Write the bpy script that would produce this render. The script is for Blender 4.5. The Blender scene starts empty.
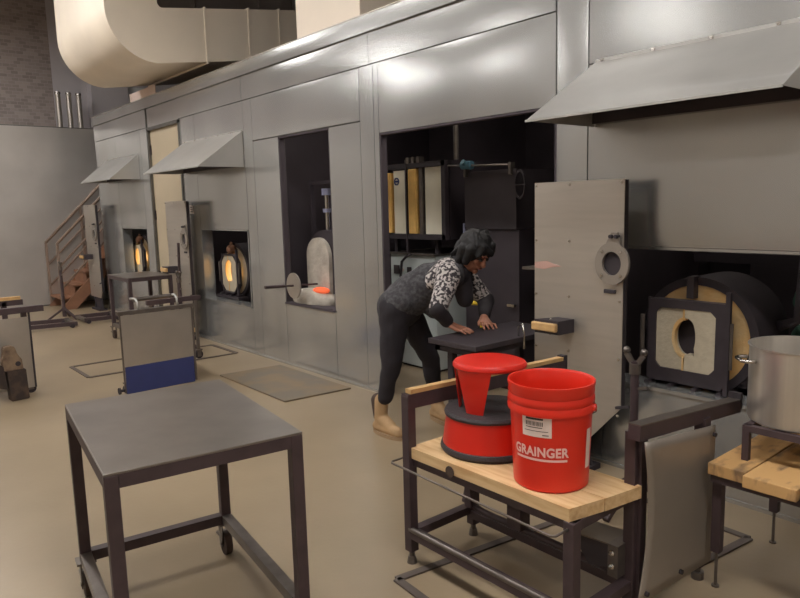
import bpy, bmesh, math, random
from mathutils import Vector, Matrix, noise

PI = math.pi
SC = bpy.context.scene
COL = SC.collection
rnd = random.Random(7)

# ------------------------------------------------------------------ materials
def lin(c):
    return tuple(((v / 255) / 12.92 if v <= 10 else (((v / 255) + .055) / 1.055) ** 2.4) for v in c)

def mat(name, rgb, rough=.6, metal=0.0, var=0.0, scale=6.0, bump=0.0, bscale=20.0, rgb2=None,
        emit=None, estr=0.0, stretch=None, rvar=0.0, spec=.5, detail=4.0, lo=.2, hi=.8, coat=0.0):
    """Principled material; optional two-colour noise, roughness noise and bump."""
    m = bpy.data.materials.new(name)
    m.use_nodes = True
    nt = m.node_tree
    b = nt.nodes['Principled BSDF']
    c = lin(rgb)
    b.inputs['Base Color'].default_value = (*c, 1)
    b.inputs['Roughness'].default_value = rough
    b.inputs['Metallic'].default_value = metal
    b.inputs['Specular IOR Level'].default_value = spec
    if coat:
        b.inputs['Coat Weight'].default_value = coat
    if emit:
        b.inputs['Emission Color'].default_value = (*emit, 1)
        b.inputs['Emission Strength'].default_value = estr
    need = var or rgb2 or bump or rvar
    if need:
        tc = nt.nodes.new('ShaderNodeTexCoord')
        mp = nt.nodes.new('ShaderNodeMapping')
        nt.links.new(tc.outputs['Object'], mp.inputs['Vector'])
        if stretch:
            mp.inputs['Scale'].default_value = stretch
        nz = nt.nodes.new('ShaderNodeTexNoise')
        nz.inputs['Scale'].default_value = scale
        nz.inputs['Detail'].default_value = detail
        nt.links.new(mp.outputs['Vector'], nz.inputs['Vector'])
        if var or rgb2:
            r = nt.nodes.new('ShaderNodeValToRGB')
            d = tuple(max(0, v * (1 - var)) for v in c)
            e = lin(rgb2) if rgb2 else tuple(min(1, v * (1 + var)) for v in c)
            if not rgb2:
                r.color_ramp.interpolation = 'EASE'
            r.color_ramp.elements[0].position = lo
            r.color_ramp.elements[1].position = hi
            r.color_ramp.elements[0].color = (*(c if rgb2 else d), 1)
            r.color_ramp.elements[1].color = (*e, 1)
            nt.links.new(nz.outputs['Fac'], r.inputs['Fac'])
            nt.links.new(r.outputs['Color'], b.inputs['Base Color'])
        if rvar:
            mr = nt.nodes.new('ShaderNodeMapRange')
            mr.interpolation_type = 'SMOOTHSTEP'
            mr.inputs['From Min'].default_value = .15
            mr.inputs['From Max'].default_value = .85
            mr.inputs['To Min'].default_value = rough - rvar
            mr.inputs['To Max'].default_value = rough + rvar
            nt.links.new(nz.outputs['Fac'], mr.inputs['Value'])
            nt.links.new(mr.outputs['Result'], b.inputs['Roughness'])
        if bump:
            n2 = nt.nodes.new('ShaderNodeTexNoise')
            n2.inputs['Scale'].default_value = bscale
            n2.inputs['Detail'].default_value = 3
            nt.links.new(mp.outputs['Vector'], n2.inputs['Vector'])
            bp = nt.nodes.new('ShaderNodeBump')
            bp.inputs['Strength'].default_value = bump
            bp.inputs['Distance'].default_value = .02
            nt.links.new(n2.outputs['Fac'], bp.inputs['Height'])
            nt.links.new(bp.outputs['Normal'], b.inputs['Normal'])
    return m

M = {}
M['galv'] = mat('galvanised_sheet', (189, 189, 187), .22, .76, var=.07, scale=2.2, detail=0, stretch=(1, 1, .6), lo=.2, hi=.8)
M['galv_seam'] = mat('galvanised_frame', (120, 118, 114), .5, 1.0, var=.15, scale=8)
M['hood'] = mat('hood_sheet', (182, 179, 174), .44, .6, var=.05, scale=4, bump=.04, bscale=4)
M['brushed'] = mat('brushed_steel', (186, 178, 168), .42, .75, var=.045, scale=6, stretch=(.5, 1, 5))
M['shield'] = mat('shield_sheet', (182, 174, 164), .40, .75, var=.08, scale=4, bump=.05, bscale=3)
M['shield_dark'] = mat('dull_shield_sheet', (150, 141, 131), .42, .45, var=.10, scale=3)
M['partition'] = mat('partition_sheet', (200, 195, 190), .32, .6, var=.08, scale=2.0, bump=.08, bscale=2)
M['dark_steel'] = mat('dark_painted_steel', (66, 52, 54), .55, .0, var=.18, scale=15)
M['mid_steel'] = mat('worn_grey_steel', (112, 104, 98), .42, .7, var=.18, scale=14)
M['table_top'] = mat('worn_steel_plate', (132, 124, 118), .33, .7, var=.16, scale=5)
M['black_plate'] = mat('black_steel_plate', (54, 47, 51), .5, .1, var=.2, scale=10)
M['black'] = mat('soot_black', (50, 43, 47), .75, 0, var=.2, scale=6)
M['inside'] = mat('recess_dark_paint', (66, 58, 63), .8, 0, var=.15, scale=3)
M['dark_box'] = mat('dark_kiln_paint', (54, 47, 52), .6, .1, var=.15, scale=4)
M['wood'] = mat('pale_lumber', (214, 182, 136), .6, 0, rgb2=(192, 152, 104), scale=5, stretch=(1.2, 9, 9), lo=.4, hi=.75, bump=.05, bscale=30)
M['wood_y'] = mat('pale_lumber_crosswise', (205, 168, 118), .6, 0, rgb2=(170, 126, 80), scale=5, stretch=(9, 1.2, 9), lo=.4, hi=.75)
M['burnt'] = mat('scorched_lumber', (196, 154, 100), .7, 0, rgb2=(104, 82, 64), scale=9, stretch=(2.5, 1, 1), lo=.5, hi=.72, detail=7)
M['endgrain'] = mat('lumber_end', (206, 168, 112), .6, 0, var=.08, scale=20)
M['brownwood'] = mat('worn_brown_wood', (132, 110, 88), .7, 0, rgb2=(84, 66, 54), scale=14, lo=.4, hi=.7)
M['handle_wood'] = mat('wooden_grip', (196, 158, 106), .5, 0, var=.12, scale=20)
M['char'] = mat('charred_wood', (54, 43, 38), .75, 0, rgb2=(92, 72, 58), scale=9, lo=.45, hi=.7)
M['red'] = mat('red_plastic', (216, 44, 26), .34, 0, spec=.5)
M['red2'] = mat('red_enamel', (204, 36, 22), .36, 0)
M['rubber'] = mat('black_rubber', (52, 46, 48), .6, 0, var=.15, scale=40, bump=.2, bscale=120)
M['white'] = mat('white_sticker', (226, 206, 196), .5)
M['ink'] = mat('black_ink', (52, 44, 44), .6)
M['print'] = mat('white_print', (240, 190, 180), .5)
M['refr'] = mat('refractory_board', (176, 164, 142), .85, 0, var=.07, scale=30, bump=.2, bscale=60)
M['fiber'] = mat('yellowed_fibre', (206, 148, 66), .9, 0, rgb2=(206, 184, 142), scale=6, bump=.3, bscale=50)
M['panelwhite'] = mat('white_kiln_panel', (238, 230, 208), .6, 0, var=.04, scale=6)
M['pad'] = mat('yellow_fibre_pad', (230, 184, 106), .85, 0, var=.10, scale=18)
M['greybox'] = mat('pale_grey_enamel', (190, 196, 194), .45, 0, var=.04, scale=5)
M['blue'] = mat('blue_panel', (48, 56, 104), .5, 0, var=.08, scale=8)
M['tealv'] = mat('teal_valve_paint', (70, 106, 120), .5)
M['bluegrey'] = mat('blue_grey_metal', (140, 142, 168), .35, .3, var=.15, scale=6)
M['chrome'] = mat('bright_steel', (200, 196, 190), .22, 1.0)
M['pot'] = mat('brushed_pot_steel', (212, 206, 198), .33, .85, var=.07, scale=3, stretch=(12, 12, .2))
M['yellow'] = mat('yellow_gas_pipe', (206, 176, 44), .5)
M['duct'] = mat('cream_duct', (228, 215, 196), .5, 0, var=.05, scale=2.0, bump=.04, bscale=4)
M['box'] = mat('cream_sheet', (228, 214, 196), .55, 0, var=.03, scale=3)
M['door'] = mat('beige_door_paint', (178, 163, 138), .6, 0, var=.04, scale=2)
M['concrete'] = mat('tan_concrete', (151, 133, 108), .36, 0, rgb2=(130, 114, 92), scale=1.1, lo=.3, hi=.75, detail=8, bump=.03, bscale=40)
M['plate'] = mat('floor_plate_steel', (118, 108, 96), .5, .35, rgb2=(140, 118, 90), scale=4, lo=.4, hi=.7)
M['flat'] = mat('floor_flat_bar', (96, 86, 80), .5, .4, var=.15, scale=8)
M['plaster'] = mat('grey_wall_paint', (196, 190, 192), .8, 0, var=.06, scale=1.5)
M['plaster2'] = mat('pale_blue_grey_paint', (222, 224, 224), .8, 0)
M['pale'] = mat('pale_wall_paint', (196, 188, 178), .8, 0, var=.04, scale=1)
M['ceil'] = mat('workshop_ceiling_paint', (150, 145, 140), .8, 0, var=.1, scale=1)
M['rust'] = mat('rust_brown_steel', (142, 102, 78), .6, .2, var=.18, scale=6)
M['rail'] = mat('brown_rail_paint', (140, 120, 106), .55, .2, var=.1, scale=6)
M['skin'] = mat('skin', (150, 100, 78), .5, 0, var=.05, scale=20)
M['lips'] = mat('lips', (126, 70, 62), .5)
M['hair'] = mat('black_hair', (18, 15, 16), .7, 0, var=.2, scale=30, stretch=(3, 3, .6))
M['vest'] = mat('dark_grey_knit', (48, 46, 49), .85, 0, rgb2=(78, 76, 78), scale=45, lo=.4, hi=.7, bump=.3, bscale=60)
M['pattern'] = mat('leaf_print_cloth', (48, 42, 46), .8, 0, rgb2=(180, 172, 168), scale=52, lo=.46, hi=.54, detail=2)
M['darkcloth'] = mat('black_cloth', (34, 28, 32), .8, 0, var=.15, scale=20)
M['trouser'] = mat('black_trousers', (30, 25, 31), .8, 0, var=.12, scale=12, bump=.15, bscale=12)
M['suede'] = mat('tan_suede', (168, 136, 98), .8, 0, var=.12, scale=14)
M['gore'] = mat('dark_boot_elastic', (66, 50, 42), .8)
M['sole'] = mat('pale_boot_sole', (150, 124, 94), .7)
M['green'] = mat('dark_green_fabric', (62, 96, 80), .8, 0, var=.3, scale=14)
M['ash'] = mat('grey_ash_crust', (200, 192, 178), .85, 0, rgb2=(150, 140, 130), scale=9, bump=.5, bscale=18)
M['pinkmark'] = mat('red_scuff', (186, 148, 136), .5)
M['scuff'] = mat('dark_scuff', (120, 112, 104), .5, .6)
M['glow'] = mat('furnace_glow', (255, 190, 90), .6, emit=(1.0, .68, .30), estr=9)
M['ember'] = mat('ember_glow', (220, 70, 30), .6, emit=(1.0, .20, .07), estr=.5)
M['lampglow'] = mat('lamp_diffuser', (255, 240, 215), .5, emit=(1.0, .975, .95), estr=30)
M['boothglow'] = mat('work_light_cover', (255, 240, 215), .5, emit=(1.0, .93, .84), estr=15)
M['lampbody'] = mat('lamp_housing', (180, 178, 172), .5)

# flame door needs a hot rim: orange emission towards the edge of the hole
def brick_material():
    m = bpy.data.materials.new('dark_brick')
    m.use_nodes = True
    nt = m.node_tree
    b = nt.nodes['Principled BSDF']
    b.inputs['Roughness'].default_value = .9
    tc = nt.nodes.new('ShaderNodeTexCoord')
    mp = nt.nodes.new('ShaderNodeMapping')
    mp.inputs['Rotation'].default_value = (0, PI / 2, PI / 2)
    sx = nt.nodes.new('ShaderNodeSeparateXYZ')
    cx = nt.nodes.new('ShaderNodeCombineXYZ')
    nt.links.new(tc.outputs['Object'], sx.inputs['Vector'])
    nt.links.new(sx.outputs['Y'], cx.inputs['X'])
    nt.links.new(sx.outputs['Z'], cx.inputs['Y'])
    br = nt.nodes.new('ShaderNodeTexBrick')
    br.inputs['Scale'].default_value = 4.5
    br.inputs['Color1'].default_value = (*lin((168, 154, 148)), 1)
    br.inputs['Color2'].default_value = (*lin((142, 130, 125)), 1)
    br.inputs['Mortar'].default_value = (*lin((170, 160, 155)), 1)
    br.inputs['Mortar Size'].default_value = .015
    nt.links.new(cx.outputs['Vector'], br.inputs['Vector'])
    nt.links.new(br.outputs['Color'], b.inputs['Base Color'])
    return m
M['brick'] = brick_material()

# ------------------------------------------------------------------ object helpers
def wm(o):
    m = Matrix.Identity(4)
    while o is not None:
        m = (Matrix.Translation(o.location) @ Matrix.Rotation(o.rotation_euler.z, 4, 'Z')) @ m
        o = o.parent
    return m

def obj(name, bm, material, parent=None, label=None, smooth=False, local=False):
    """Link a bmesh given in world coordinates (local=True: in the parent's own) as ONE mesh object."""
    if parent is not None and not local:
        bm.transform(wm(parent).inverted())
    bmesh.ops.recalc_face_normals(bm, faces=bm.faces[:])
    me = bpy.data.meshes.new(name)
    bm.to_mesh(me)
    bm.free()
    if smooth:
        me.shade_smooth()
        if smooth is not True:
            me.set_sharp_from_angle(angle=math.radians(smooth))
    me.materials.append(material)
    o = bpy.data.objects.new(name, me)
    COL.objects.link(o)
    if parent is not None:
        o.parent = parent
    if label:
        o['label'] = label
    return o

def thing(name, label, cat, loc=(0, 0, 0), rz=0, group=None):
    o = bpy.data.objects.new(name, None)
    COL.objects.link(o)
    o.empty_display_size = .1
    o.location = loc
    o.rotation_euler = (0, 0, rz)
    o['label'] = label
    o['category'] = cat
    if group:
        o['group'] = group
    return o

def tag(o, label, cat, group=None, kind=None):
    o['label'] = label
    o['category'] = cat
    if group:
        o['group'] = group
    if kind:
        o['kind'] = kind
    return o

def struct(name, bm, material, label=None, cat=None, **k):
    o = obj(name, bm, material, **k)
    o['kind'] = 'structure'
    if label:
        o['label'] = label
        o['category'] = cat or name.split('_')[0]
    return o

def dup(root, loc, rz=None, label=None, group=None):
    r = root.copy()
    COL.objects.link(r)
    r.location = loc
    if rz is not None:
        r.rotation_euler = (0, 0, rz)
    if label:
        r['label'] = label
    if group:
        r['group'] = group
    for ch in list(root.children):
        c = ch.copy()
        COL.objects.link(c)
        c.parent = r
        for g in list(ch.children):
            d = g.copy()
            COL.objects.link(d)
            d.parent = c
    return r

# ------------------------------------------------------------------ bmesh shapes
def new():
    return bmesh.new()

def box(bm, x0, x1, y0, y1, z0, z1, bev=0.0):
    r = bmesh.ops.create_cube(bm, size=1)
    vs = r['verts']
    for v in vs:
        v.co = Vector(((x0 + x1) / 2 + v.co.x * (x1 - x0), (y0 + y1) / 2 + v.co.y * (y1 - y0), (z0 + z1) / 2 + v.co.z * (z1 - z0)))
    if bev:
        es = list({e for v in vs for e in v.link_edges})
        bmesh.ops.bevel(bm, geom=es, offset=bev, segments=2, affect='EDGES', profile=.5)
    return bm

def B(*a, **k):
    return box(new(), *a, **k)

def frame_of(d):
    d = d.normalized()
    a = Vector((0, 0, 1)) if abs(d.z) < .9 else Vector((1, 0, 0))
    u = d.cross(a).normalized()
    return u, d.cross(u).normalized()

def cyl(bm, p0, p1, r0, r1=None, n=20, cap=True):
    p0, p1 = Vector(p0), Vector(p1)
    r1 = r0 if r1 is None else r1
    u, v = frame_of(p1 - p0)
    A = [bm.verts.new(p0 + (u * math.cos(2 * PI * i / n) + v * math.sin(2 * PI * i / n)) * r0) for i in range(n)]
    C = [bm.verts.new(p1 + (u * math.cos(2 * PI * i / n) + v * math.sin(2 * PI * i / n)) * r1) for i in range(n)]
    for i in range(n):
        bm.faces.new((A[i], A[(i + 1) % n], C[(i + 1) % n], C[i]))
    if cap:
        bm.faces.new(A)
        bm.faces.new(C)
    return bm

def bar(bm, p0, p1, w, h=None, up=(0, 0, 1)):
    """rectangular bar between two points, w across, h along 'up'"""
    h = h or w
    p0, p1 = Vector(p0), Vector(p1)
    d = (p1 - p0).normalized()
    up = Vector(up)
    s = d.cross(up)
    if s.length < 1e-4:
        s = d.cross(Vector((1, 0, 0)))
    s.normalize()
    t = s.cross(d).normalized()
    vs = []
    for p in (p0, p1):
        vs.append([bm.verts.new(p + s * a * w / 2 + t * b * h / 2) for a, b in ((-1, -1), (1, -1), (1, 1), (-1, 1))])
    a, c = vs
    for i in range(4):
        bm.faces.new((a[i], a[(i + 1) % 4], c[(i + 1) % 4], c[i]))
    bm.faces.new(a)
    bm.faces.new(c)
    return bm

def tube(bm, pts, r, n=10):
    pts = [Vector(p) for p in pts]
    rings = []
    prev = None
    for i, p in enumerate(pts):
        d = (pts[min(i + 1, len(pts) - 1)] - pts[max(i - 1, 0)]).normalized()
        if prev is None:
            u, v = frame_of(d)
        else:
            u = (prev - d * prev.dot(d)).normalized()
            v = d.cross(u)
        prev = u
        rings.append([bm.verts.new(p + (u * math.cos(2 * PI * k / n) + v * math.sin(2 * PI * k / n)) * r) for k in range(n)])
    for a, b in zip(rings, rings[1:]):
        for k in range(n):
            bm.faces.new((a[k], a[(k + 1) % n], b[(k + 1) % n], b[k]))
    bm.faces.new(rings[0])
    bm.faces.new(rings[-1])
    return bm

def lathe(bm, prof, c, n=48, close=False):
    """profile of (r, z) turned about the vertical through c=(x, y)"""
    rings = []
    for r, z in prof:
        if r < 1e-6:
            rings.append([bm.verts.new((c[0], c[1], z))])
        else:
            rings.append([bm.verts.new((c[0] + r * math.cos(2 * PI * i / n), c[1] + r * math.sin(2 * PI * i / n), z)) for i in range(n)])
    pairs = list(zip(rings, rings[1:]))
    if close:
        pairs.append((rings[-1], rings[0]))
    for a, b in pairs:
        for i in range(n):
            j = (i + 1) % n
            if len(a) == 1 and len(b) == 1:
                continue
            if len(a) == 1:
                bm.faces.new((a[0], b[i], b[j]))
            elif len(b) == 1:
                bm.faces.new((a[i], a[j], b[0]))
            else:
                bm.faces.new((a[i], a[j], b[j], b[i]))
    return bm

def prism(bm, poly, axis, a0, a1):
    """polygon extruded along an axis: 'y' poly is (x,z); 'x' poly is (y,z); 'z' poly is (x,y)"""
    def P(p, a):
        return {'y': (p[0], a, p[1]), 'x': (a, p[0], p[1]), 'z': (p[0], p[1], a)}[axis]
    A = [bm.verts.new(P(p, a0)) for p in poly]
    C = [bm.verts.new(P(p, a1)) for p in poly]
    n = len(poly)
    bm.faces.new(A)
    bm.faces.new(C)
    for i in range(n):
        bm.faces.new((A[i], A[(i + 1) % n], C[(i + 1) % n], C[i]))
    return bm

def annulus_y(bm, cx, cz, ro, ri, y0, y1, n=48, a0=0, a1=2 * PI, zs=1.0):
    """flat ring, axis along y"""
    full = abs(a1 - a0 - 2 * PI) < 1e-6
    m = n if full else n + 1
    rings = []
    for r, y in ((ro, y0), (ri, y0), (ri, y1), (ro, y1)):
        rings.append([bm.verts.new((cx + r * math.cos(a0 + (a1 - a0) * i / n), y, cz + r * zs * math.sin(a0 + (a1 - a0) * i / n))) for i in range(m)])
    for a, b in ((0, 1), (1, 2), (2, 3), (3, 0)):
        for i in range(n):
            j = (i + 1) % m
            bm.faces.new((rings[a][i], rings[a][j], rings[b][j], rings[b][i]))
    if not full:
        for i in (0, m - 1):
            bm.faces.new([rings[k][i] for k in range(4)])
    return bm

def holed_y(bm, outer, hole, y0, y1):
    """prism along y of an outer polygon with one hole polygon, both lists of (x,z) in step (same count)"""
    n = len(outer)
    def ring(P, y):
        return [bm.verts.new((p[0], y, p[1])) for p in P]
    R = [ring(outer, y0), ring(hole, y0), ring(hole, y1), ring(outer, y1)]
    for a, b in ((0, 1), (1, 2), (2, 3), (3, 0)):
        for i in range(n):
            j = (i + 1) % n
            bm.faces.new((R[a][i], R[a][j], R[b][j], R[b][i]))
    return bm

def ray_poly(cx, cz, corners, n):
    """n points where rays from (cx,cz) leave the convex polygon 'corners'"""
    out = []
    for i in range(n):
        t = 2 * PI * i / n
        dx, dz = math.cos(t), math.sin(t)
        best = 1e9
        m = len(corners)
        for k in range(m):
            (x0, z0), (x1, z1) = corners[k], corners[(k + 1) % m]
            ex, ez = x1 - x0, z1 - z0
            den = dx * ez - dz * ex
            if abs(den) < 1e-9:
                continue
            s = ((x0 - cx) * ez - (z0 - cz) * ex) / den
            w = ((x0 - cx) * dz - (z0 - cz) * dx) / den
            if s > 0 and -1e-6 <= w <= 1 + 1e-6:
                best = min(best, s)
        out.append((cx + dx * best, cz + dz * best))
    return out

def sphere(bm, c, r, sx=1, sy=1, sz=1, seg=16, rot=None):
    q = bmesh.ops.create_uvsphere(bm, u_segments=seg, v_segments=max(8, seg // 2 + 2), radius=r)
    S = Matrix.Diagonal((sx, sy, sz, 1))
    T = Matrix.Translation(Vector(c)) @ (rot.to_4x4() if rot else Matrix.Identity(4)) @ S
    bmesh.ops.transform(bm, matrix=T, verts=q['verts'])
    return bm

def capsule(bm, p0, p1, r0, r1, n=16):
    p0, p1 = Vector(p0), Vector(p1)
    d = (p1 - p0)
    L = d.length
    d.normalize()
    u, v = frame_of(d)
    prof = []
    for k in range(1, 6):
        t = PI / 2 * k / 6
        prof.append((-r0 * math.cos(t), r0 * math.sin(t)))
    prof.append((0, r0))
    prof.append((L, r1))
    for k in range(1, 6):
        t = PI / 2 * k / 6
        prof.append((L + r1 * math.sin(t), r1 * math.cos(t)))
    rings = [[bm.verts.new(p0 + d * a + (u * math.cos(2 * PI * i / n) + v * math.sin(2 * PI * i / n)) * r) for i in range(n)] for a, r in prof]
    for a, b in zip(rings, rings[1:]):
        for i in range(n):
            bm.faces.new((a[i], a[(i + 1) % n], b[(i + 1) % n], b[i]))
    s = bm.verts.new(p0 - d * r0)
    e = bm.verts.new(p1 + d * r1)
    for i in range(n):
        bm.faces.new((s, rings[0][i], rings[0][(i + 1) % n]))
        bm.faces.new((e, rings[-1][i], rings[-1][(i + 1) % n]))
    return bm

def fuse(bm, voxel=.008, smooth=4, fac=.5):
    """melt overlapping closed shapes into one continuous surface"""
    bmesh.ops.recalc_face_normals(bm, faces=bm.faces[:])
    me = bpy.data.meshes.new('fuse')
    bm.to_mesh(me)
    bm.free()
    o = bpy.data.objects.new('fuse', me)
    COL.objects.link(o)
    r = o.modifiers.new('r', 'REMESH')
    r.mode = 'VOXEL'
    r.voxel_size = voxel
    if smooth:
        s = o.modifiers.new('s', 'SMOOTH')
        s.iterations = smooth
        s.factor = fac
    dg = bpy.context.evaluated_depsgraph_get()
    me2 = bpy.data.meshes.new_from_object(o.evaluated_get(dg))
    out = bmesh.new()
    out.from_mesh(me2)
    bpy.data.objects.remove(o)
    bpy.data.meshes.remove(me)
    bpy.data.meshes.remove(me2)
    return out

def sheet_y(bm, x0, x1, z0, z1, y, t, amp=0.0, seed=0, nx=24, nz=16, freq=.7):
    """a vertical metal sheet facing -y, gently oil-canned"""
    F = []
    for j in range(nz + 1):
        row = []
        for i in range(nx + 1):
            x = x0 + (x1 - x0) * i / nx
            z = z0 + (z1 - z0) * j / nz
            u = math.sin(PI * i / nx) * math.sin(PI * j / nz)
            d = amp * u ** .6 * (noise.noise(Vector((x * freq + seed, z * freq, seed * 3.1))) * 1.5 + .5) if u > 0 else 0
            row.append(bm.verts.new((x, y - d, z)))
        F.append(row)
    for j in range(nz):
        for i in range(nx):
            f = bm.faces.new((F[j][i], F[j][i + 1], F[j + 1][i + 1], F[j + 1][i]))
    # edge returns and back
    bl = [bm.verts.new((x0, y + t, z0)), bm.verts.new((x1, y + t, z0)), bm.verts.new((x1, y + t, z1)), bm.verts.new((x0, y + t, z1))]
    bm.faces.new(bl)
    bm.faces.new([F[0][i] for i in range(nx + 1)] + [bl[1], bl[0]])
    bm.faces.new([F[nz][i] for i in range(nx + 1)] + [bl[2], bl[3]])
    bm.faces.new([F[j][0] for j in range(nz + 1)] + [bl[3], bl[0]])
    bm.faces.new([F[j][nx] for j in range(nz + 1)] + [bl[2], bl[1]])
    return bm

# ------------------------------------------------------------------ camera
cam = bpy.data.cameras.new('camera')
camo = bpy.data.objects.new('camera', cam)
COL.objects.link(camo)
cam.sensor_width = 36
cam.lens = 680.02 * 36 / 800
cam.clip_start = .05
pi_, ro_, ya_ = 0.138784016, -0.026737063, 0.874319719
fw = Vector((-math.sin(ya_) * math.cos(pi_), math.cos(ya_) * math.cos(pi_), -math.sin(pi_)))
rt = Vector((math.cos(ya_), math.sin(ya_), 0))
up = rt.cross(fw)
r2 = math.cos(ro_) * rt + math.sin(ro_) * up
u2 = -math.sin(ro_) * rt + math.cos(ro_) * up
camo.matrix_world = Matrix(((r2.x, u2.x, -fw.x, 0), (r2.y, u2.y, -fw.y, 0), (r2.z, u2.z, -fw.z, 1.5), (0, 0, 0, 1)))
SC.camera = camo

# ------------------------------------------------------------------ the setting
W = 3.268
XL, XR, YN, YF, ZC = -13.2, 4.0, -7.0, 7.5, 5.2
struct('floor', B(XL - .1, XR, YN, YF, -.1, 0), M['concrete'], 'tan stained concrete floor of the workshop', 'floor')
struct('ceiling', B(XL - .1, XR, YN, YF, ZC, ZC + .1), M['ceil'], 'plain high workshop ceiling', 'ceiling')
struct('wall_left', B(XL - .1, XL, YN, 3.3, 0, ZC), M['brick'], 'dark brick wall rising behind the metal partition', 'wall')
struct('wall_back', B(XL, XR, YF - .1, YF, 0, ZC), M['plaster'], 'dim grey wall far behind the metal booth', 'wall')
struct('wall_front', B(XL, XR, YN, YN + .1, 0, ZC), M['pale'], 'grey wall on the open side of the workshop', 'wall')
struct('wall_end', B(XR, XR + .1, YN, YF, 0, ZC), M['pale'], 'grey end wall of the workshop', 'wall')
bm = B(XL - .1, XL, 3.3, YF, 0, ZC)
struct('wall_corner', bm, M['plaster'], 'plain grey wall beside the dark brick', 'wall')
struct('trim_1', B(XL, XL + .25, 3.86, 4.5, 0, 3.78), M['plaster'], 'boxed grey pier rising behind the booth corner', 'pier')
struct('trim_2', B(XL, XL + .15, 4.52, 4.95, 0, 3.76), M['plaster2'], 'pale blue grey pier next to the boxed grey pier', 'pier')

# metal partition on the left
wp = struct('wall_partition', B(-12.26, -12.2, -5.0, 3.64, 0, 2.885), M['galv_seam'], 'tall grey metal partition at the far left end', 'wall')
for i, (a, b) in enumerate(((-5.0, -2.4), (-2.39, .2), (.21, 3.63))):
    s = new()
    sheet_y(s, a, b, .02, 2.87, 0, .012, .012, seed=3 + i)
    bmesh.ops.transform(s, matrix=Matrix.Translation((-12.185, 0, 0)) @ Matrix.Rotation(PI / 2, 4, 'Z'), verts=s.verts[:])
    obj('sheet_panel', s, M['partition'], wp, smooth=40)

# booth front wall with its openings
OPEN = [(-10.09, -9.10, .60, 1.27), (-8.80, -7.83, 0, 2.51), (-7.40, -6.28, .485, 1.279),
        (-5.59, -4.77, .605, 2.137), (-4.10, -2.472, 0, 2.03), (-2.14, -.10, .50, 1.243)]
ztop = 2.90
wb = new()
xs = -11.0
for x0, x1, z0, z1 in OPEN:
    box(wb, xs, x0, W + .012, W + .07, 0, ztop)
    if z0 > 0:
        box(wb, x0, x1, W + .012, W + .07, 0, z0)
    box(wb, x0, x1, W + .012, W + .07, z1, ztop)
    xs = x1
box(wb, xs, 2.6, W + .012, W + .07, 0, ztop)
wr = struct('wall_right', wb, M['galv_seam'], 'long galvanised metal booth wall with furnace openings', 'wall')

SHEETS = [  # x0, x1, z0, z1, amp
    (-11.0, -10.09, .0, 2.545), (-10.09, -9.10, 0, .60), (-10.09, -9.10, 1.272, 2.545), (-9.10, -8.80, 0, 2.545),
    (-8.80, -7.83, 2.52, 2.775),
    (-7.83, -7.40, 0, 2.545), (-7.40, -6.25, 0, .483), (-7.40, -6.25, 1.281, 2.545),
    (-6.25, -6.07, 0, 2.545), (-6.07, -5.59, 0, 2.14), (-6.07, -4.336, 2.147, 2.545), (-5.59, -4.77, 0, .603), (-4.77, -4.336, 0, 2.14),
    (-4.336, -4.16, 0, 2.545), (-4.16, -4.10, 0, 2.545), (-4.10, -2.474, 2.032, 2.545), (-2.470, -2.26, 0, 2.9), (-2.257, -2.14, 0, 1.24),
    (-2.257, -.10, 1.245, 2.22), (-2.257, .4, 2.224, 2.9), (-2.14, -.10, 0, .498), (-.10, 2.6, 0, 2.245), (.405, 2.6, 2.25, 2.9),
]
for i, (x0, x1, z0, z1) in enumerate(SHEETS):
    s = new()
    w_, h_ = x1 - x0, z1 - z0
    amp = .012 * min(1, w_ / .9) * min(1, h_ / .6)
    g = .0025
    sheet_y(s, x0 + g, x1 - g, z0 + g, z1 - g, W, .012, amp, seed=i * 1.7)
    obj('sheet_panel', s, M['galv'], wr, smooth=40)
# fascia bands along the top
for x0, x1 in ((-11.0, -8.85), (-7.83, -6.25), (-6.245, -4.2), (-4.195, -2.474)):
    s = new()
    sheet_y(s, x0, x1 - .002, 2.549, 2.775, W - .006, .018, .006, seed=x0, nz=4)
    obj('fascia_band', s, M['galv'], wr, smooth=40)
s = new()
sheet_y(s, -11.0, -2.474, 2.778, 2.90, W - .025, .037, .003, seed=9, nx=40, nz=3)
obj('fascia_cap', s, M['galv'], wr, smooth=40)
obj('cap_lip', B(-11.0, -2.474, W - .03, W + .07, 2.90, 2.908), M['brushed'], wr)
# skirting at the wall foot and metal reveals of the openings
sk = new()
for x0, x1 in ((-11.0, -8.8), (-7.83, -4.1), (-2.472, 2.6)):
    box(sk, x0, x1, W - .006, W, 0, .02)
obj('foot_angle', sk, M['galv'], wr)
for x0, x1, z0, z1 in OPEN:
    if z0 == 0 and x0 < -8:
        continue
    r = new()
    dp = W + (.13 if x0 < -7 else .06)
    box(r, x0 - .002, x0 + .012, W + .002, dp, z0, z1)
    box(r, x1 - .012, x1 + .002, W + .002, dp, z0, z1)
    box(r, x0, x1, W + .002, dp, z1 - .012, z1 + .002)
    if z0 > 0:
        box(r, x0, x1, W - .012, W + .16, z0 - .012, z0 + .006)
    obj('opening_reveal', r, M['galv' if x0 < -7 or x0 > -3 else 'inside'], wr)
# pale door leaf between the two far furnaces
d1 = struct('door_1', B(-8.79, -7.84, W + .02, W + .05, .01, 2.50), M['door'], 'tall pale beige door between the two far furnaces', 'door')
obj('door_frame', box(box(B(-8.83, -8.79, W - .012, W + .06, 0, 2.53), -7.84, -7.80, W - .012, W + .06, 0, 2.53), -8.83, -7.80, W - .012, W + .06, 2.50, 2.54), M['galv_seam'], d1)
for zz in (.6, 1.38, 2.2):
    obj('hinge', B(-8.80, -8.775, W + .005, W + .022, zz, zz + .12), M['black'], d1)
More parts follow.
